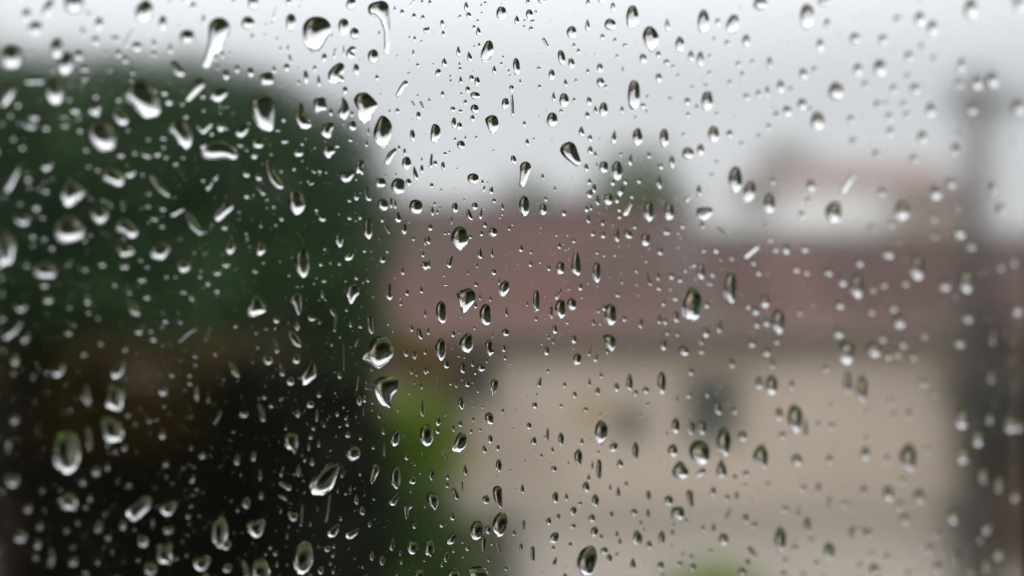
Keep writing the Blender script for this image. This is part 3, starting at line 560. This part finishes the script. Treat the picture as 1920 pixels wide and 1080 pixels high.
592 790 26 40;s 657 712 12 655 765 10;640 885 26 50;s 717 890 16 718 970 16;648 490 34 65;860 358 42 42;870 550 44 78;945 545 32 52
1025 278 54 112;1078 478 48 72 -15;1140 570 50 86;992 640 42 62;1035 592 32 30;825 710 36 50;890 680 26 45;1133 780 52 70 10
p 830 830 850 790 890 788 890 830 865 858 840 850;856 890 36 36;s 878 955 8 860 1000 17;970 868 30 32;990 745 36 36
p 1020 1000 1040 920 1085 880 1130 880 1152 930 1148 1000 1115 1070 1080 1085 1035 1060;1197 910 58 50;1235 960 38 62;1285 935 30 34
1305 845 30 55;1420 820 52 100;1393 995 50 85;1295 512 36 78;1240 482 28 45;1165 360 38 140;1120 330 20 70;1305 318 62 62;1412 235 44 120
1262 210 60 60 -30;850 228 26 44;775 268 20 30;1095 415 30 50;1248 665 26 50;1115 690 50 55;1180 815 26 36;1400 650 50 50;1348 460 24 42
1160 245 22 26;1285 800 24 45;s 105 245 5 140 295 6;25 260 10 40
@1200 780
p 332 230 355 180 400 165 450 185 472 230 465 300 420 325 370 310 340 280;570 175 92 195;p 218 390 240 330 270 300 310 335 330 390 275 428
552 355 88 135 0 t;222 232 66 85;p 762 290 790 215 830 190 865 250 860 330 830 360 800 310;410 385 80 50 -20;58 540 34 78;195 570 64 70 25
255 655 92 88 0 q;s 335 520 30 350 610 20;495 505 50 70 10;590 555 40 48;s 615 620 15 580 690 18;55 660 28 66;148 820 46 95;498 755 36 75
565 830 66 80;428 755 34 50;715 690 42 65;775 735 42 50;s 740 890 22 780 940 22;690 1050 60 70;950 830 76 165;1040 890 60 45;1130 735 50 105
s 1278 555 24 1270 620 16;1280 910 70 120;355 1020 50 55;140 1010 46 60;265 1000 48 40;62 870 40 55 -15;5 830 25 80;310 710 30 36
965 1070 90 50;1100 1070 60 40;1060 295 70 80;1280 290 60 70;1205 485 50 80;1105 490 45 55;715 390 45 45;640 415 34 50;710 470 34 36
865 460 34 40;980 630 60 50;1070 655 45 50;480 910 45 35;730 990 35 60;655 540 30 60;1380 590 60 50;1155 835 40 40;225 735 25 30
220 790 25 50;150 1075 40 30;345 950 30 40;290 930 30 35;5 720 30 40;1430 790 40 90;980 975 40 40;1195 990 45 45
@1520 780
370 250 60 90;665 280 100 195;525 520 70 100;735 540 70 100;605 600 50 70;640 695 65 80;360 500 60 80;620 440 55 60
s 300 770 26 350 765 20 400 790 34;430 1035 70 80;655 1065 80 50;855 1020 60 70;515 950 60 60;335 1005 50 50;410 930 45 45;515 290 45 60
780 230 60 50;380 145 50 45;1030 260 80 130;1165 400 60 110;960 670 80 110;1190 760 60 80;1145 830 60 60;1270 460 50 120;985 960 50 110
1185 1000 60 130;1080 1050 70 60;1265 930 60 90;860 800 50 50;790 900 80 60;1380 540 60 80
"""
# ------------------------------------------------------------------ the room and its window
A = R(34)                                   # the pane stands at an angle to the view: its left side is nearer
ES = Vector((math.cos(A), math.sin(A), 0)); EN = Vector((-math.sin(A), math.cos(A), 0))
CG = 0.2185*(math.cos(A) - math.sin(A)*((850-960)/FPX))        # distance from the camera to the outer face of the glass
GT = 0.004
def on_glass(x, y):
    """photograph pixel -> (s, z) on the outer face of the pane, bent through the glass"""
    u, v = (x-960)/FPX, (540-y)/FPX
    c, s_ = math.cos(R(PITCH)), math.sin(R(PITCH))
    d = Vector((u, c + v*s_, v*c - s_)).normalized()
    dn, ds, dz = d.dot(EN), d.dot(ES), d.z
    t = (CG-GT)/dn; tan = math.sqrt(max(0, 1-dn*dn)); k = (tan/1.5)/math.sqrt(1-(tan/1.5)**2)/tan if tan > 1e-6 else 0
    return (t*ds + GT*ds*k, t*dz + GT*dz*k + EYE.z)
def win_empty(name): return empty(name, (EN*CG), A)            # local x = along the pane, y = outward, z = up (world height)
SR = on_glass(1955, 540)[0]; SL = -0.62; ZB, ZT = 3.42, 4.45
HW = win_empty('house_wall'); 
def wbox(name, b, m, parent=None, bev=0, kind='structure'):
    o = box(name, b, m, parent, bev)
    if parent is None: o.location = EN*CG; o.rotation_euler.z = A; tag(o, kind=kind)
    return o
COL.objects.unlink(HW); bpy.data.objects.remove(HW)
F_ = .05
wbox('house_wall', [(-3.5, SL-F_, -.15, -.001, 0, 5.3), (SR+F_, 3.5, -.15, -.001, 0, 5.3), (SL-F_, SR+F_, -.15, -.001, 0, ZB-F_), (SL-F_, SR+F_, -.15, -.001, ZT+F_, 5.3)], M['plaster'])
wbox('floor', [(-3.5, 3.5, -4, -.152, 2.35, 2.5)], M['floor'])
wbox('ceiling', [(-3.5, 3.5, -4, -.152, 5.1, 5.25)], M['plaster'])
wbox('wall_back', [(-3.5, 3.5, -4.15, -4.002, 0, 5.3)], M['plaster'])
wbox('wall_left', [(-3.65, -3.502, -4.15, -.002, 0, 5.3)], M['plaster'])
wbox('wall_right', [(3.502, 3.65, -4.15, -.002, 0, 5.3)], M['plaster'])
wbox('house_roof', [(-3.8, 3.8, -4.3, .25, 5.302, 5.45)], M['rooftile_grey'])
lw = box('lawn', [(-6, 9, .02, 5.2, -.1, .03)], M['lawn']); lw.location = EN*CG; lw.rotation_euler.z = A; tag(lw, kind='structure')
W = win_empty('window'); tag(W, 'rain-covered window seen from inside, its frame at the right edge', 'window')
g = .004
wf = box('window_frame', [(SL-F_, SL-.006, -.06, 0, ZB-F_, ZT+F_), (SR+.008, SR+F_, -.06, 0, ZB-F_, ZT+F_), (SL-.006, SR+.008, -.06, 0, ZB-F_, ZB-.006), (SL-.006, SR+.008, -.06, 0, ZT+.006, ZT+F_)], M['frame'], W)
box('gasket', [(SL-.0058, SL+.002, -.012, -GT-.0002, ZB-.0058, ZT+.0058), (SR, SR+.0078, -.012, -GT-.0002, ZB-.0058, ZT+.0058), (SL+.002, SR, -.012, -GT-.0002, ZB-.0058, ZB+.002), (SL+.002, SR, -.012, -GT-.0002, ZT-.002, ZT+.0058),
     (SL-.0058, SL+.002, .0002, .004, ZB-.0058, ZT+.0058), (SR, SR+.0078, .0002, .004, ZB-.0058, ZT+.0058)], M['gasket'], W)
box('glass_pane', [(SL-.0055, SR+.0075, -GT, 0, ZB-.0055, ZT+.0055)], M['glass'], W)
box('sill', [(SL-F_, SR+F_, -.15, -.061, ZB-F_-.02, ZB-F_+.01)], M['frame'], W)

# ------------------------------------------------------------------ raindrops
def parse(data):
    out, ox, oy = [], 0, 0
    for ln in data.strip().splitlines():
        if ln[0] == '@': ox, oy = map(float, ln[1:].split()); continue
        for e in ln.split(';'):
            t = e.split()
            if not t: continue
            X = lambda v: ox + float(v)/3.6
            Y = lambda v: oy + float(v)/3.6
            if t[0] == 'p':
                n = list(map(float, t[1:])); pts = [(X(n[i]), Y(n[i+1])) for i in range(0, len(n), 2)]
                out.append(dict(k='p', pts=pts))
            elif t[0] == 's':
                n = list(map(float, t[1:])); out.append(dict(k='s', pts=[(X(n[i]), Y(n[i+1]), n[i+2]/3.6) for i in range(0, len(n), 3)]))
            else:
                ty = 'o'
                if t[-1] in 'tiq': ty = t.pop()
                n = list(map(float, t)); out.append(dict(k=ty, c=(X(n[0]), Y(n[1])), w=n[2]/3.6, h=n[3]/3.6, rot=n[4] if len(n) > 4 else 0))
    return out
def catmull(P, n):
    P = np.array(P, float); m = len(P); o = []
    for i in range(m):
        p0, p1, p2, p3 = P[i-1], P[i], P[(i+1) % m], P[(i+2) % m]
        for j in range(n):
            t = j/n; o.append(.5*((2*p1)+(-p0+p2)*t+(2*p0-5*p1+4*p2-p3)*t*t+(-p0+3*p1-3*p2+p3)*t**3))
    return np.array(o)
def resample(P, n):
    Q = np.vstack([P, P[:1]]); d = np.r_[0, np.cumsum(np.linalg.norm(np.diff(Q, axis=0), axis=1))]
    t = np.linspace(0, d[-1], n, endpoint=False); return np.c_[np.interp(t, d, Q[:, 0]), np.interp(t, d, Q[:, 1])]
def contour(beads, n):
    """outline round a string of beads (smooth union), traced from outside inwards along rays of a level grid"""
    B = [np.array(b, float) for b in beads]; S_ = []
    for a, b in zip(B[:-1], B[1:]):
        k = max(2, int(np.hypot(*(b-a)[:2])/max(1e-6, min(a[2], b[2])*.35)))
        for i in range(k): t = i/k; S_.append(a+(b-a)*(t*t*(3-2*t) if False else t))
    S_.append(B[-1]); C = np.array(S_)
    rm = C[:, 2].max(); x0, y0 = (C[:, :2]-C[:, 2:3]).min(0)-rm*.3; x1, y1 = (C[:, :2]+C[:, 2:3]).max(0)+rm*.3
    st = min(C[:, 2].min()*.35, rm*.16); nx, ny = int((x1-x0)/st)+2, int((y1-y0)/st)+2
    gx, gy = x0+np.arange(nx)*st, y0+np.arange(ny)*st
    k = 5.0/rm
    D = (C[None, None, :, 2]-np.hypot(gx[:, None, None]-C[None, None, :, 0], gy[None, :, None]-C[None, None, :, 1])).max(2)
    # smooth a little
    for _ in range(2): D[1:-1, 1:-1] = (D[1:-1, 1:-1]*4+D[:-2, 1:-1]+D[2:, 1:-1]+D[1:-1, :-2]+D[1:-1, 2:])/8
    segs = {}
    def ip(a, b):
        (i, j), (p, q) = a, b; va, vb = D[i, j], D[p, q]; t = va/(va-vb); return (gx[i]+(gx[p]-gx[i])*t, gy[j]+(gy[q]-gy[j])*t)
    for i in range(nx-1):
        for j in range(ny-1):
            c = [(i, j), (i+1, j), (i+1, j+1), (i, j+1)]; s = [D[p] > 0 for p in c]
            if all(s) or not any(s): continue
            ins, outs = None, None; cr = []
            for q in range(4):
                a, b = q, (q+1) % 4
                if s[a] != s[b]: cr.append((tuple(sorted((c[a], c[b]))), ip(c[a], c[b]), s[a]))
            for q in range(0, len(cr)-1, 2):
                A_, B_ = cr[q], cr[q+1]
                if not A_[2]: A_, B_ = B_, A_
                segs[A_[0]] = (B_[0], A_[1])
    best = []
    while segs:
        k0 = next(iter(segs)); lp = []; kk = k0
        while kk in segs: nk, p = segs.pop(kk); lp.append(p); kk = nk
        if len(lp) > len(best): best = lp
    return resample(np.array(best), n)
def blob(k, c, w_, h_, rot, n, rs, wob):
    t = np.linspace(0, 2*math.pi, n, endpoint=False); x, y = np.cos(t)*w_/2, np.sin(t)*h_/2      # y down, as in the photograph
    f = y/(h_/2)
    e_ = .93; x = np.sign(x)*np.abs(x/(w_/2))**e_*w_/2; y = np.sign(y)*np.abs(y/(h_/2))**e_*h_/2
    if k == 't': x *= .62+.38*f+.08; 
    elif k == 'i': x *= .70-.30*f
    elif k == 'q': x = np.sign(x)*np.abs(x/(w_/2))**.65*w_/2; y = np.sign(y)*np.abs(y/(h_/2))**.65*h_/2
    r = np.ones(n)
    for q, a in ((2, .5), (3, .8), (4, .5), (5, .35)): r += wob*a*rs.normal()*np.cos(q*t+rs.uniform(0, 6.3))
    x *= r; y *= r; a = R(rot)
    return np.c_[c[0]+x*math.cos(a)-y*math.sin(a), c[1]+x*math.sin(a)+y*math.cos(a)]
def cap(P, theta, dens, sag=0.5):
    """water on glass: outline P (m, plane coords) -> verts (x, z, height), top tris, base outline. Surface = membrane solution turned into a cap."""
    P = np.array(P); c0 = P.mean(0); Q = P-c0; size = np.sqrt(abs(np.sum(Q[:, 0]*np.roll(Q[:, 1], -1)-np.roll(Q[:, 0], -1)*Q[:, 1]))/2/math.pi); Q = Q/size
    if np.sum(Q[:, 0]*np.roll(Q[:, 1], -1)-np.roll(Q[:, 0], -1)*Q[:, 1]) < 0: Q = Q[::-1]
    n = len(Q); tg = np.roll(Q, -1, 0)-np.roll(Q, 1, 0); tg /= np.linalg.norm(tg, axis=1)[:, None]+1e-9; nr = np.c_[-tg[:, 1], tg[:, 0]]
    st = dens; lo, hi = Q.min(0), Q.max(0); g = []
    def dist_in(p):
        d = p-Q; a = Q; b = np.roll(Q, -1, 0); ab = b-a; t = np.clip(((p-a)*ab).sum(1)/((ab*ab).sum(1)+1e-12), 0, 1); dd = np.linalg.norm(p-(a+ab*t[:, None]), axis=1).min()
        x, y = p; c = ((a[:, 1] > y) != (b[:, 1] > y)) & (x < (b[:, 0]-a[:, 0])*(y-a[:, 1])/(b[:, 1]-a[:, 1]+1e-12)+a[:, 0]); return dd if c.sum() % 2 else -dd
    for off, mn in ((.045, .038), (.11, .095), (.20, .17)):
        stp = 1 if off < .1 else 2
        for i in range(0, n, stp):
            p = Q[i]+nr[i]*off
            if dist_in(p) > mn: g.append(p)
    y = lo[1]; r = 0
    while y < hi[1]:
        x = lo[0]+(st/2 if r % 2 else 0)
        while x < hi[0]:
            p = np.array((x, y))
            if dist_in(p) > .20+st*.45: g.append(p)
            x += st
        y += st*.866; r += 1
    pts = [Vector(p) for p in Q]+[Vector(p) for p in g]
    vo, _, fo, ov, _, _ = delaunay_2d_cdt(pts, [(i, (i+1) % n) for i in range(n)], [], 1, 1e-6)
    X = np.array([tuple(v) for v in vo]); T = np.array([f for f in fo if len(f) == 3])
    if len(T) < 3: return None
    e1, e2 = X[T[:, 1]]-X[T[:, 0]], X[T[:, 2]]-X[T[:, 0]]; ar = e1[:, 0]*e2[:, 1]-e1[:, 1]*e2[:, 0]
    T[ar < 0] = T[ar < 0][:, ::-1]; ar = np.abs(ar)/2; T = T[ar > 1e-7]; ar = ar[ar > 1e-7]
    m = len(X); K = np.zeros((m, m)); rhs = np.zeros(m)
    for a, b, c in ((0, 1, 2), (1, 2, 0), (2, 0, 1)):
        i, j, k = T[:, a], T[:, b], T[:, c]; u, v = X[i]-X[k], X[j]-X[k]; ct = (u*v).sum(1)/np.abs(u[:, 0]*v[:, 1]-u[:, 1]*v[:, 0]); ct = np.clip(ct, -3, 30)/2
        np.add.at(K, (i, j), -ct); np.add.at(K, (j, i), -ct); np.add.at(K, (i, i), ct); np.add.at(K, (j, j), ct)
        np.add.at(rhs, i, ar/3*(1-sag*X[i, 1]/max(hi[1], -lo[1])))
    ec = {}
    for t in T:
        for a, b in ((t[0], t[1]), (t[1], t[2]), (t[2], t[0])): q = (min(a, b), max(a, b)); ec[q] = ec.get(q, 0)+1
    bd = sorted({v for q, k in ec.items() if k == 1 for v in q}); fr = np.setdiff1d(np.arange(m), bd)
    if len(fr) == 0: return None
    u = np.zeros(m); u[fr] = np.linalg.solve(K[np.ix_(fr, fr)], rhs[fr]); u = np.maximum(u, 0); um = u.max()
    ae = 2*math.sqrt(um); Rr = ae/math.sin(theta); h = Rr*(np.sqrt(math.cos(theta)**2+math.sin(theta)**2*u/um)-math.cos(theta))
    return X*size+c0, h*size, T, bd
GAP = 0.00004
def solid(caps):
    """closed drops: curved outer face and flat face on the glass"""
    V, F, n = [], [], 0
    for X, h, T, bd in caps:
        m = len(X)
        V.append(np.c_[X[:, 0], GAP+h, X[:, 1]]); V.append(np.c_[X[:, 0], np.full(m, GAP), X[:, 1]])
        F.append(T[:, ::-1]+n); F.append(T+n+m); n += 2*m
    V = np.vstack(V); F = np.vstack(F)
    me = bpy.data.meshes.new('raindrop'); me.vertices.add(len(V)); me.vertices.foreach_set('co', V.ravel())
    me.loops.add(F.size); me.loops.foreach_set('vertex_index', F.ravel()); me.polygons.add(len(F))
    me.polygons.foreach_set('loop_start', np.arange(0, F.size, 3)); me.polygons.foreach_set('loop_total', np.full(len(F), 3))
    me.polygons.foreach_set('use_smooth', np.ones(len(F), bool)); me.update(); return me
def blur(x): return 0.021*abs(x-850)          # how far the lens smears a point there, in photograph pixels
drops = parse(DROPS); items = []
for i, d in enumerate(drops):
    rs = np.random.RandomState(1000+i)
    if d['k'] in 'ps':
        q = np.array([p[:2] for p in d['pts']])
        if d['k'] == 's': r_ = np.array([p[2] for p in d['pts']]); lo = (q-r_[:, None]).min(0); hi = (q+r_[:, None]).max(0)
        else: lo, hi = q.min(0), q.max(0)
        c, wh = (lo+hi)/2, hi-lo
    else: c, wh = np.array(d['c']), np.array((d['w'], d['h']))
    b = blur(c[0])*(.5 if c[0] < 850 and max(wh) < 26 else .3 if c[0] < 850 else .1); true = np.maximum(wh-b, wh*.45)
    dark = c[0] < 690 and c[1] > 120 and not (c[0] > 480 and c[1] < 190)
    items.append(dict(d=d, c=c, wh=wh, true=true, f=true/wh, area=true[0]*true[1], rs=rs, dark=dark))
keep = []
for it in sorted(items, key=lambda q: -q['area']):       # drop double entries from overlapping patches
    if any(abs(it['c'][0]-k['c'][0]) < .35*min(it['wh'][0]+4, k['wh'][0]+4) and abs(it['c'][1]-k['c'][1]) < .3*min(it['wh'][1]+4, k['wh'][1]+4) for k in keep): continue
    keep.append(it)
print('drops traced', len(items), 'kept', len(keep))
def outline(it, n):
    d, rs, f, c = it['d'], it['rs'], it['f'], it['c']
    if d['k'] == 'p': P = resample(catmull(d['pts'], 8), n); P = c+(P-c)*f
    elif d['k'] == 'o' and it['dark'] and 11 < max(it['true']) < 46 and rs.rand() < .6:
        w_, h_ = it['true']; m_ = min(w_, h_); L_ = max(0, max(w_, h_)-m_)/2; ax = (1, 0) if w_ > h_ else (0, 1); a_ = R(d['rot'])
        sg = rs.choice((-1, 1)); off = .24*m_
        q = [(-L_*ax[0]-off*sg*ax[1], -L_*ax[1]-off*ax[0], m_*.26), (off*.3*sg, off*.9, m_*.36), (L_*ax[0]+off*sg*ax[1], L_*ax[1]-off*.4*ax[0], m_*.30)]
        P = contour([(c[0]+x*math.cos(a_)-y*math.sin(a_), c[1]+x*math.sin(a_)+y*math.cos(a_), r) for x, y, r in q], n)
    elif d['k'] == 's':
        fr = float(min(f)); P = contour([(c[0]+(p[0]-c[0])*f[0], c[1]+(p[1]-c[1])*f[1], max(p[2]*2-blur(c[0])*.4, p[2]*.9)/2) for p in d['pts']], n)
    else: P = blob(d['k'], c, it['true'][0], it['true'][1], d['rot'], n, rs, .13 if it['dark'] else .032)
    return np.array([on_glass(x, y) for x, y in P])

MARKS = [  # (x, y) in the photograph, short name, full label
 (594,65,'big round top drop','largest rounded raindrop near the top, dark-capped against pale sky'),
 (711,45,'hooked drop','hook-shaped raindrop with a long tail hanging at the top edge'),
 (405,80,'comet drop','comet-shaped raindrop at top left, fat head and tail trailing down left'),
 (493,214,'U-shaped drop','tall raindrop with a white U-shaped foot at the treetop edge'),
 (685,202,'shield drop','shield-shaped raindrop with pointed foot where the treetop meets the sky'),
 (718,247,'egg drop','upright egg-shaped raindrop just right of the treetop slope'),
 (266,190,'wide white-bellied drop','wide irregular raindrop with slanting white belly in the upper left tree'),
 (189,255,'crescent drop','round raindrop with bright white crescent below, over the upper left tree'),
 (129,425,'smiling drop','broad raindrop with smiling white crescent on the dark tree at left'),
 (408,287,'wavy white drop','flat wavy raindrop, long white streak over the dark tree'),
 (10,465,'left-edge drop','long raindrop cut by the left edge of the photo, white foot'),
 (557,378,'L-shaped drop','raindrop with a white L-shaped edge inside the dark tree'),
 (567,490,'tall slim drop','tall slim raindrop with white hooked foot over the tree'),
 (861,447,'faceted drop','large faceted raindrop with pointed foot on the maroon roof'),
 (872,563,'heart drop','heart-shaped raindrop with greenish top at the bottom of the roof'),
 (875,643,'triangular drop','plump triangular raindrop at the line of the eaves'),
 (712,658,'cup drop','big raindrop with green top and white cup-shaped foot right of the dark tree'),
 (722,733,'slanting big drop','big dark raindrop with slanting white foot under the cup-shaped one'),
 (125,848,'ring drop','large blurred ring-like raindrop in the lower left corner area'),
 (210,805,'split ring drop','tilted raindrop split by two pale bars in the lower left'),
 (607,899,'tilted big drop','large tilted raindrop with white cup foot over the black shrubs'),
 (567,1048,'green-capped drop','large green-capped raindrop near the bottom edge left of middle'),
 (1102,1052,'large bottom drop','largest raindrop at the bottom edge, dark green, right of middle'),
 (937,983,'leaning green drop','leaning dark green raindrop near the bottom middle'),
 (894,994,'oval green drop','oval dark green raindrop left of the leaning one at the bottom'),
 (1127,809,'upright green drop','upright green-topped raindrop on the beige wall, right of middle'),
 (1069,288,'trapezoid drop','trapezoid raindrop with brown top against pale sky, right of middle'),
 (1189,178,'tall sky drop','tall narrow raindrop with brown top against the pale sky'),
 (914,97,'slanted sky drop','slanted pear-shaped raindrop against the sky, just left of middle'),
 (984,326,'boot drop','boot-shaped raindrop above the ridge of the maroon roof'),
 (922,232,'cut-gem drop','gem-shaped raindrop in the sky above the middle of the roof'),
 (1080,493,'spindle drop','spindle-shaped raindrop on the maroon roof, narrow at the top'),
 (1145,589,'roof-edge drop','upright raindrop with striped inside low on the maroon roof'),
 (1298,571,'pale-cored drop','blurred raindrop with pale core and white foot on the roof, right half'),
 (1379,337,'brown-cored drop','blurred raindrop with brown core and white foot at the skyline'),
 (1312,848,'square-windowed drop','squat raindrop with green rim and pale square centre on the wall'),
 (1358,829,'green-rimmed oval','oval raindrop with green rim and white foot beside the squat one'),
 (1275,883,'left tent drop','left of two tent-shaped raindrops with green rims on the wall'),
 (1353,879,'right tent drop','right of two tent-shaped raindrops with green rims on the wall'),
 (1491,784,'wide striped drop','wide blurred raindrop with stripes and white foot on the beige wall'),
 (1221,74,'acorn drop','acorn-shaped raindrop with dark cap in the upper sky, right of middle'),
 (1514,30,'hooded drop','blurred raindrop with dark hood near the top, right of middle'),
 (1563,396,'far-house drop','blurred dark-capped raindrop in front of the far pale house'),
 (1606,545,'yellow-cored drop','blurred raindrop with yellowish core over the right part of the roof'),
 (1811,540,'pole drop','blurred pale raindrop in front of the utility pole'),
 (410,997,'bottom-left ring','large blurred ring raindrop at the lower left above the bottom edge'),
]
def zone(x, y):
    if x > 1775 and y > 120: return 'the pole'
    if x < 735 and y > 120 + max(0, (x-480))*.75: return 'the dark tree' if y < 640 else 'the dark shrubs'
    if x < 880 and y > 740: return 'the green shrubs'
    if y < 385 or (x > 1330 and y < 300): return 'the sky'
    if x > 1400 and y < 450: return 'the far house'
    return 'the red roof' if y < 625 else 'the beige wall'
big, small = keep[:300], keep[300:]
free = list(range(len(big))); labels = {}; marks = []
for mx_, my_, short, full in MARKS:
    j = min(free, key=lambda q: math.hypot(big[q]['c'][0]-mx_, big[q]['c'][1]-my_)-.15*math.sqrt(big[q]['area']))
    if math.hypot(big[j]['c'][0]-mx_, big[j]['c'][1]-my_) < 34: free.remove(j); labels[j] = full; marks.append((big[j]['c'], short))
    else: print('no drop for', short)
DIRS = ['right of', 'below and right of', 'below', 'below and left of', 'left of', 'above and left of', 'above', 'above and right of']
slots = {}
for j in free:
    c = big[j]['c']; mk = min(marks, key=lambda q: np.hypot(*(q[0]-c))); v = c-mk[0]; di = DIRS[int(round(math.atan2(v[1], v[0])/(math.pi/4))) % 8]
    w_, h_ = big[j]['true']; asp = h_/w_; k = big[j]['d']['k']
    shp = 'irregular' if k == 'p' else 'stringy' if k == 's' else 'slender' if asp > 2 else 'oval' if asp > 1.35 else 'flat' if asp < .8 else 'round'
    slots.setdefault((mk[1], di, shp), []).append((np.hypot(*v), j, zone(*c)))
for (mk, di, shp), ls in slots.items():
    for n_, (_, j, z_) in enumerate(sorted(ls)):
        o_ = '' if len(ls) == 1 else ('nearest ', 'second ', 'third ', 'fourth ', 'fifth ', 'sixth ', 'seventh ', 'eighth ', 'ninth ')[min(n_, 8)]
        labels[j] = f'{o_}{shp} raindrop {di} the {mk}, over {z_}'
for j, it in enumerate(big):
    wpx = max(it['true'])
    n = int(np.clip(wpx*1.5, 26, 64)); th = R(np.clip(it['rs'].normal(67, 3.5), 58, 76))
    c = cap(outline(it, n), th, float(np.clip(5.0/wpx, .13, .26)), sag=.42)
    if c is None: print('failed', it['c']); continue
    X, h, T, bd = c; x0 = X.mean(0); X = X-x0
    o = link('raindrop', solid([(X, h, T, bd)]), M['water'])
    o.location = EN*CG + ES*x0[0] + Vector((0, 0, x0[1])); o.rotation_euler.z = A
    tag(o, labels[j], 'raindrop', 'raindrops on the window pane')
# the many smaller drops and the fine spray, too many to count, as one object of real drops
temp = []
for k in range(14):
    rs = np.random.RandomState(50+k); P = blob('o' if k % 3 else 't', (0, 0), 2, 2, 0, 14, rs, .05); P[:, 1] *= -1
    temp.append(cap(P, R(60+k), .36, .5))
caps = []
def put(P_c, w_, h_, rot, k):
    X, h, T, bd = temp[k % 14]; a = R(rot); s0, z0 = on_glass(*P_c); s1 = on_glass(P_c[0]+w_/2, P_c[1])[0]; z1 = on_glass(P_c[0], P_c[1]-h_/2)[1]
    sx, sz = abs(s1-s0), abs(z1-z0); Y = np.c_[X[:, 0]*sx, X[:, 1]*sz]; Y = np.c_[Y[:, 0]*math.cos(a)+Y[:, 1]*math.sin(a), -Y[:, 0]*math.sin(a)+Y[:, 1]*math.cos(a)]
    caps.append((Y+np.array((s0, z0)), h*math.sqrt(sx*sz)*.95, T, bd))
for j, it in enumerate(small):
    if it['d']['k'] in 'ps':
        P = outline(it, 18); c = cap(P, R(62), .34, .4)
        if c: caps.append(c)
    else: put(it['c'], it['true'][0], it['true'][1], it['d']['rot'], j)
rr = random.Random(5); KC = np.array([k['c'] for k in keep]); KW = np.array([k['true'] for k in keep])
cnt = 0
while cnt < 6500:
    x, y = rr.uniform(-250, 2000), rr.uniform(-200, 1280); x = min(x, 1900) if x > 1900 else x
    inside = 0 < x < 1905 and 0 < y < 1080
    if inside:
        dens = .35
        if 930 < x < 1500 and 360 < y < 660: dens = 1.0
        if x > 1200 and y > 380: dens = .7
        if x < 700 and y > 130: dens = .8
        if rr.random() > dens: continue
        if np.any((np.abs(KC[:, 0]-x) < KW[:, 0]*.55+1.2) & (np.abs(KC[:, 1]-y) < KW[:, 1]*.55+1.2)): continue
        s = min(7.5, 1.0+rr.expovariate(1.25 if x < 700 else 1.5 if x < 1100 else 1.25))
    else: s = min(22, 2.0+rr.expovariate(.28))
    put((x, y), s, s*rr.uniform(.95, 1.6), rr.uniform(-15, 15), cnt); cnt += 1
sv = [on_glass(-60, 540)[0], on_glass(1960, 540)[0]]; zv = [on_glass(1960, 1140)[1], on_glass(1960, -60)[1]]
for k in range(4200):                          # the rest of the pane, beside the photograph's view
    s_, z_ = rr.uniform(SL+.006, SR-.004), rr.uniform(ZB+.005, ZT-.005)
    if sv[0] < s_ < sv[1] and zv[0] < z_ < zv[1]: continue
    r_ = min(.0028, .0004+rr.expovariate(1600)); X, h, T, bd = temp[k % 14]; q = rr.uniform(1, 1.5)
    caps.append((np.c_[X[:, 0]*r_, X[:, 1]*r_*q]+np.array((s_, z_)), h*r_, T, bd))
o = link('fine_raindrops', solid(caps), M['water']); o.location = EN*CG; o.rotation_euler.z = A
tag(o, 'fine spray and small raindrops scattered all over the window pane', 'raindrops', kind='stuff')
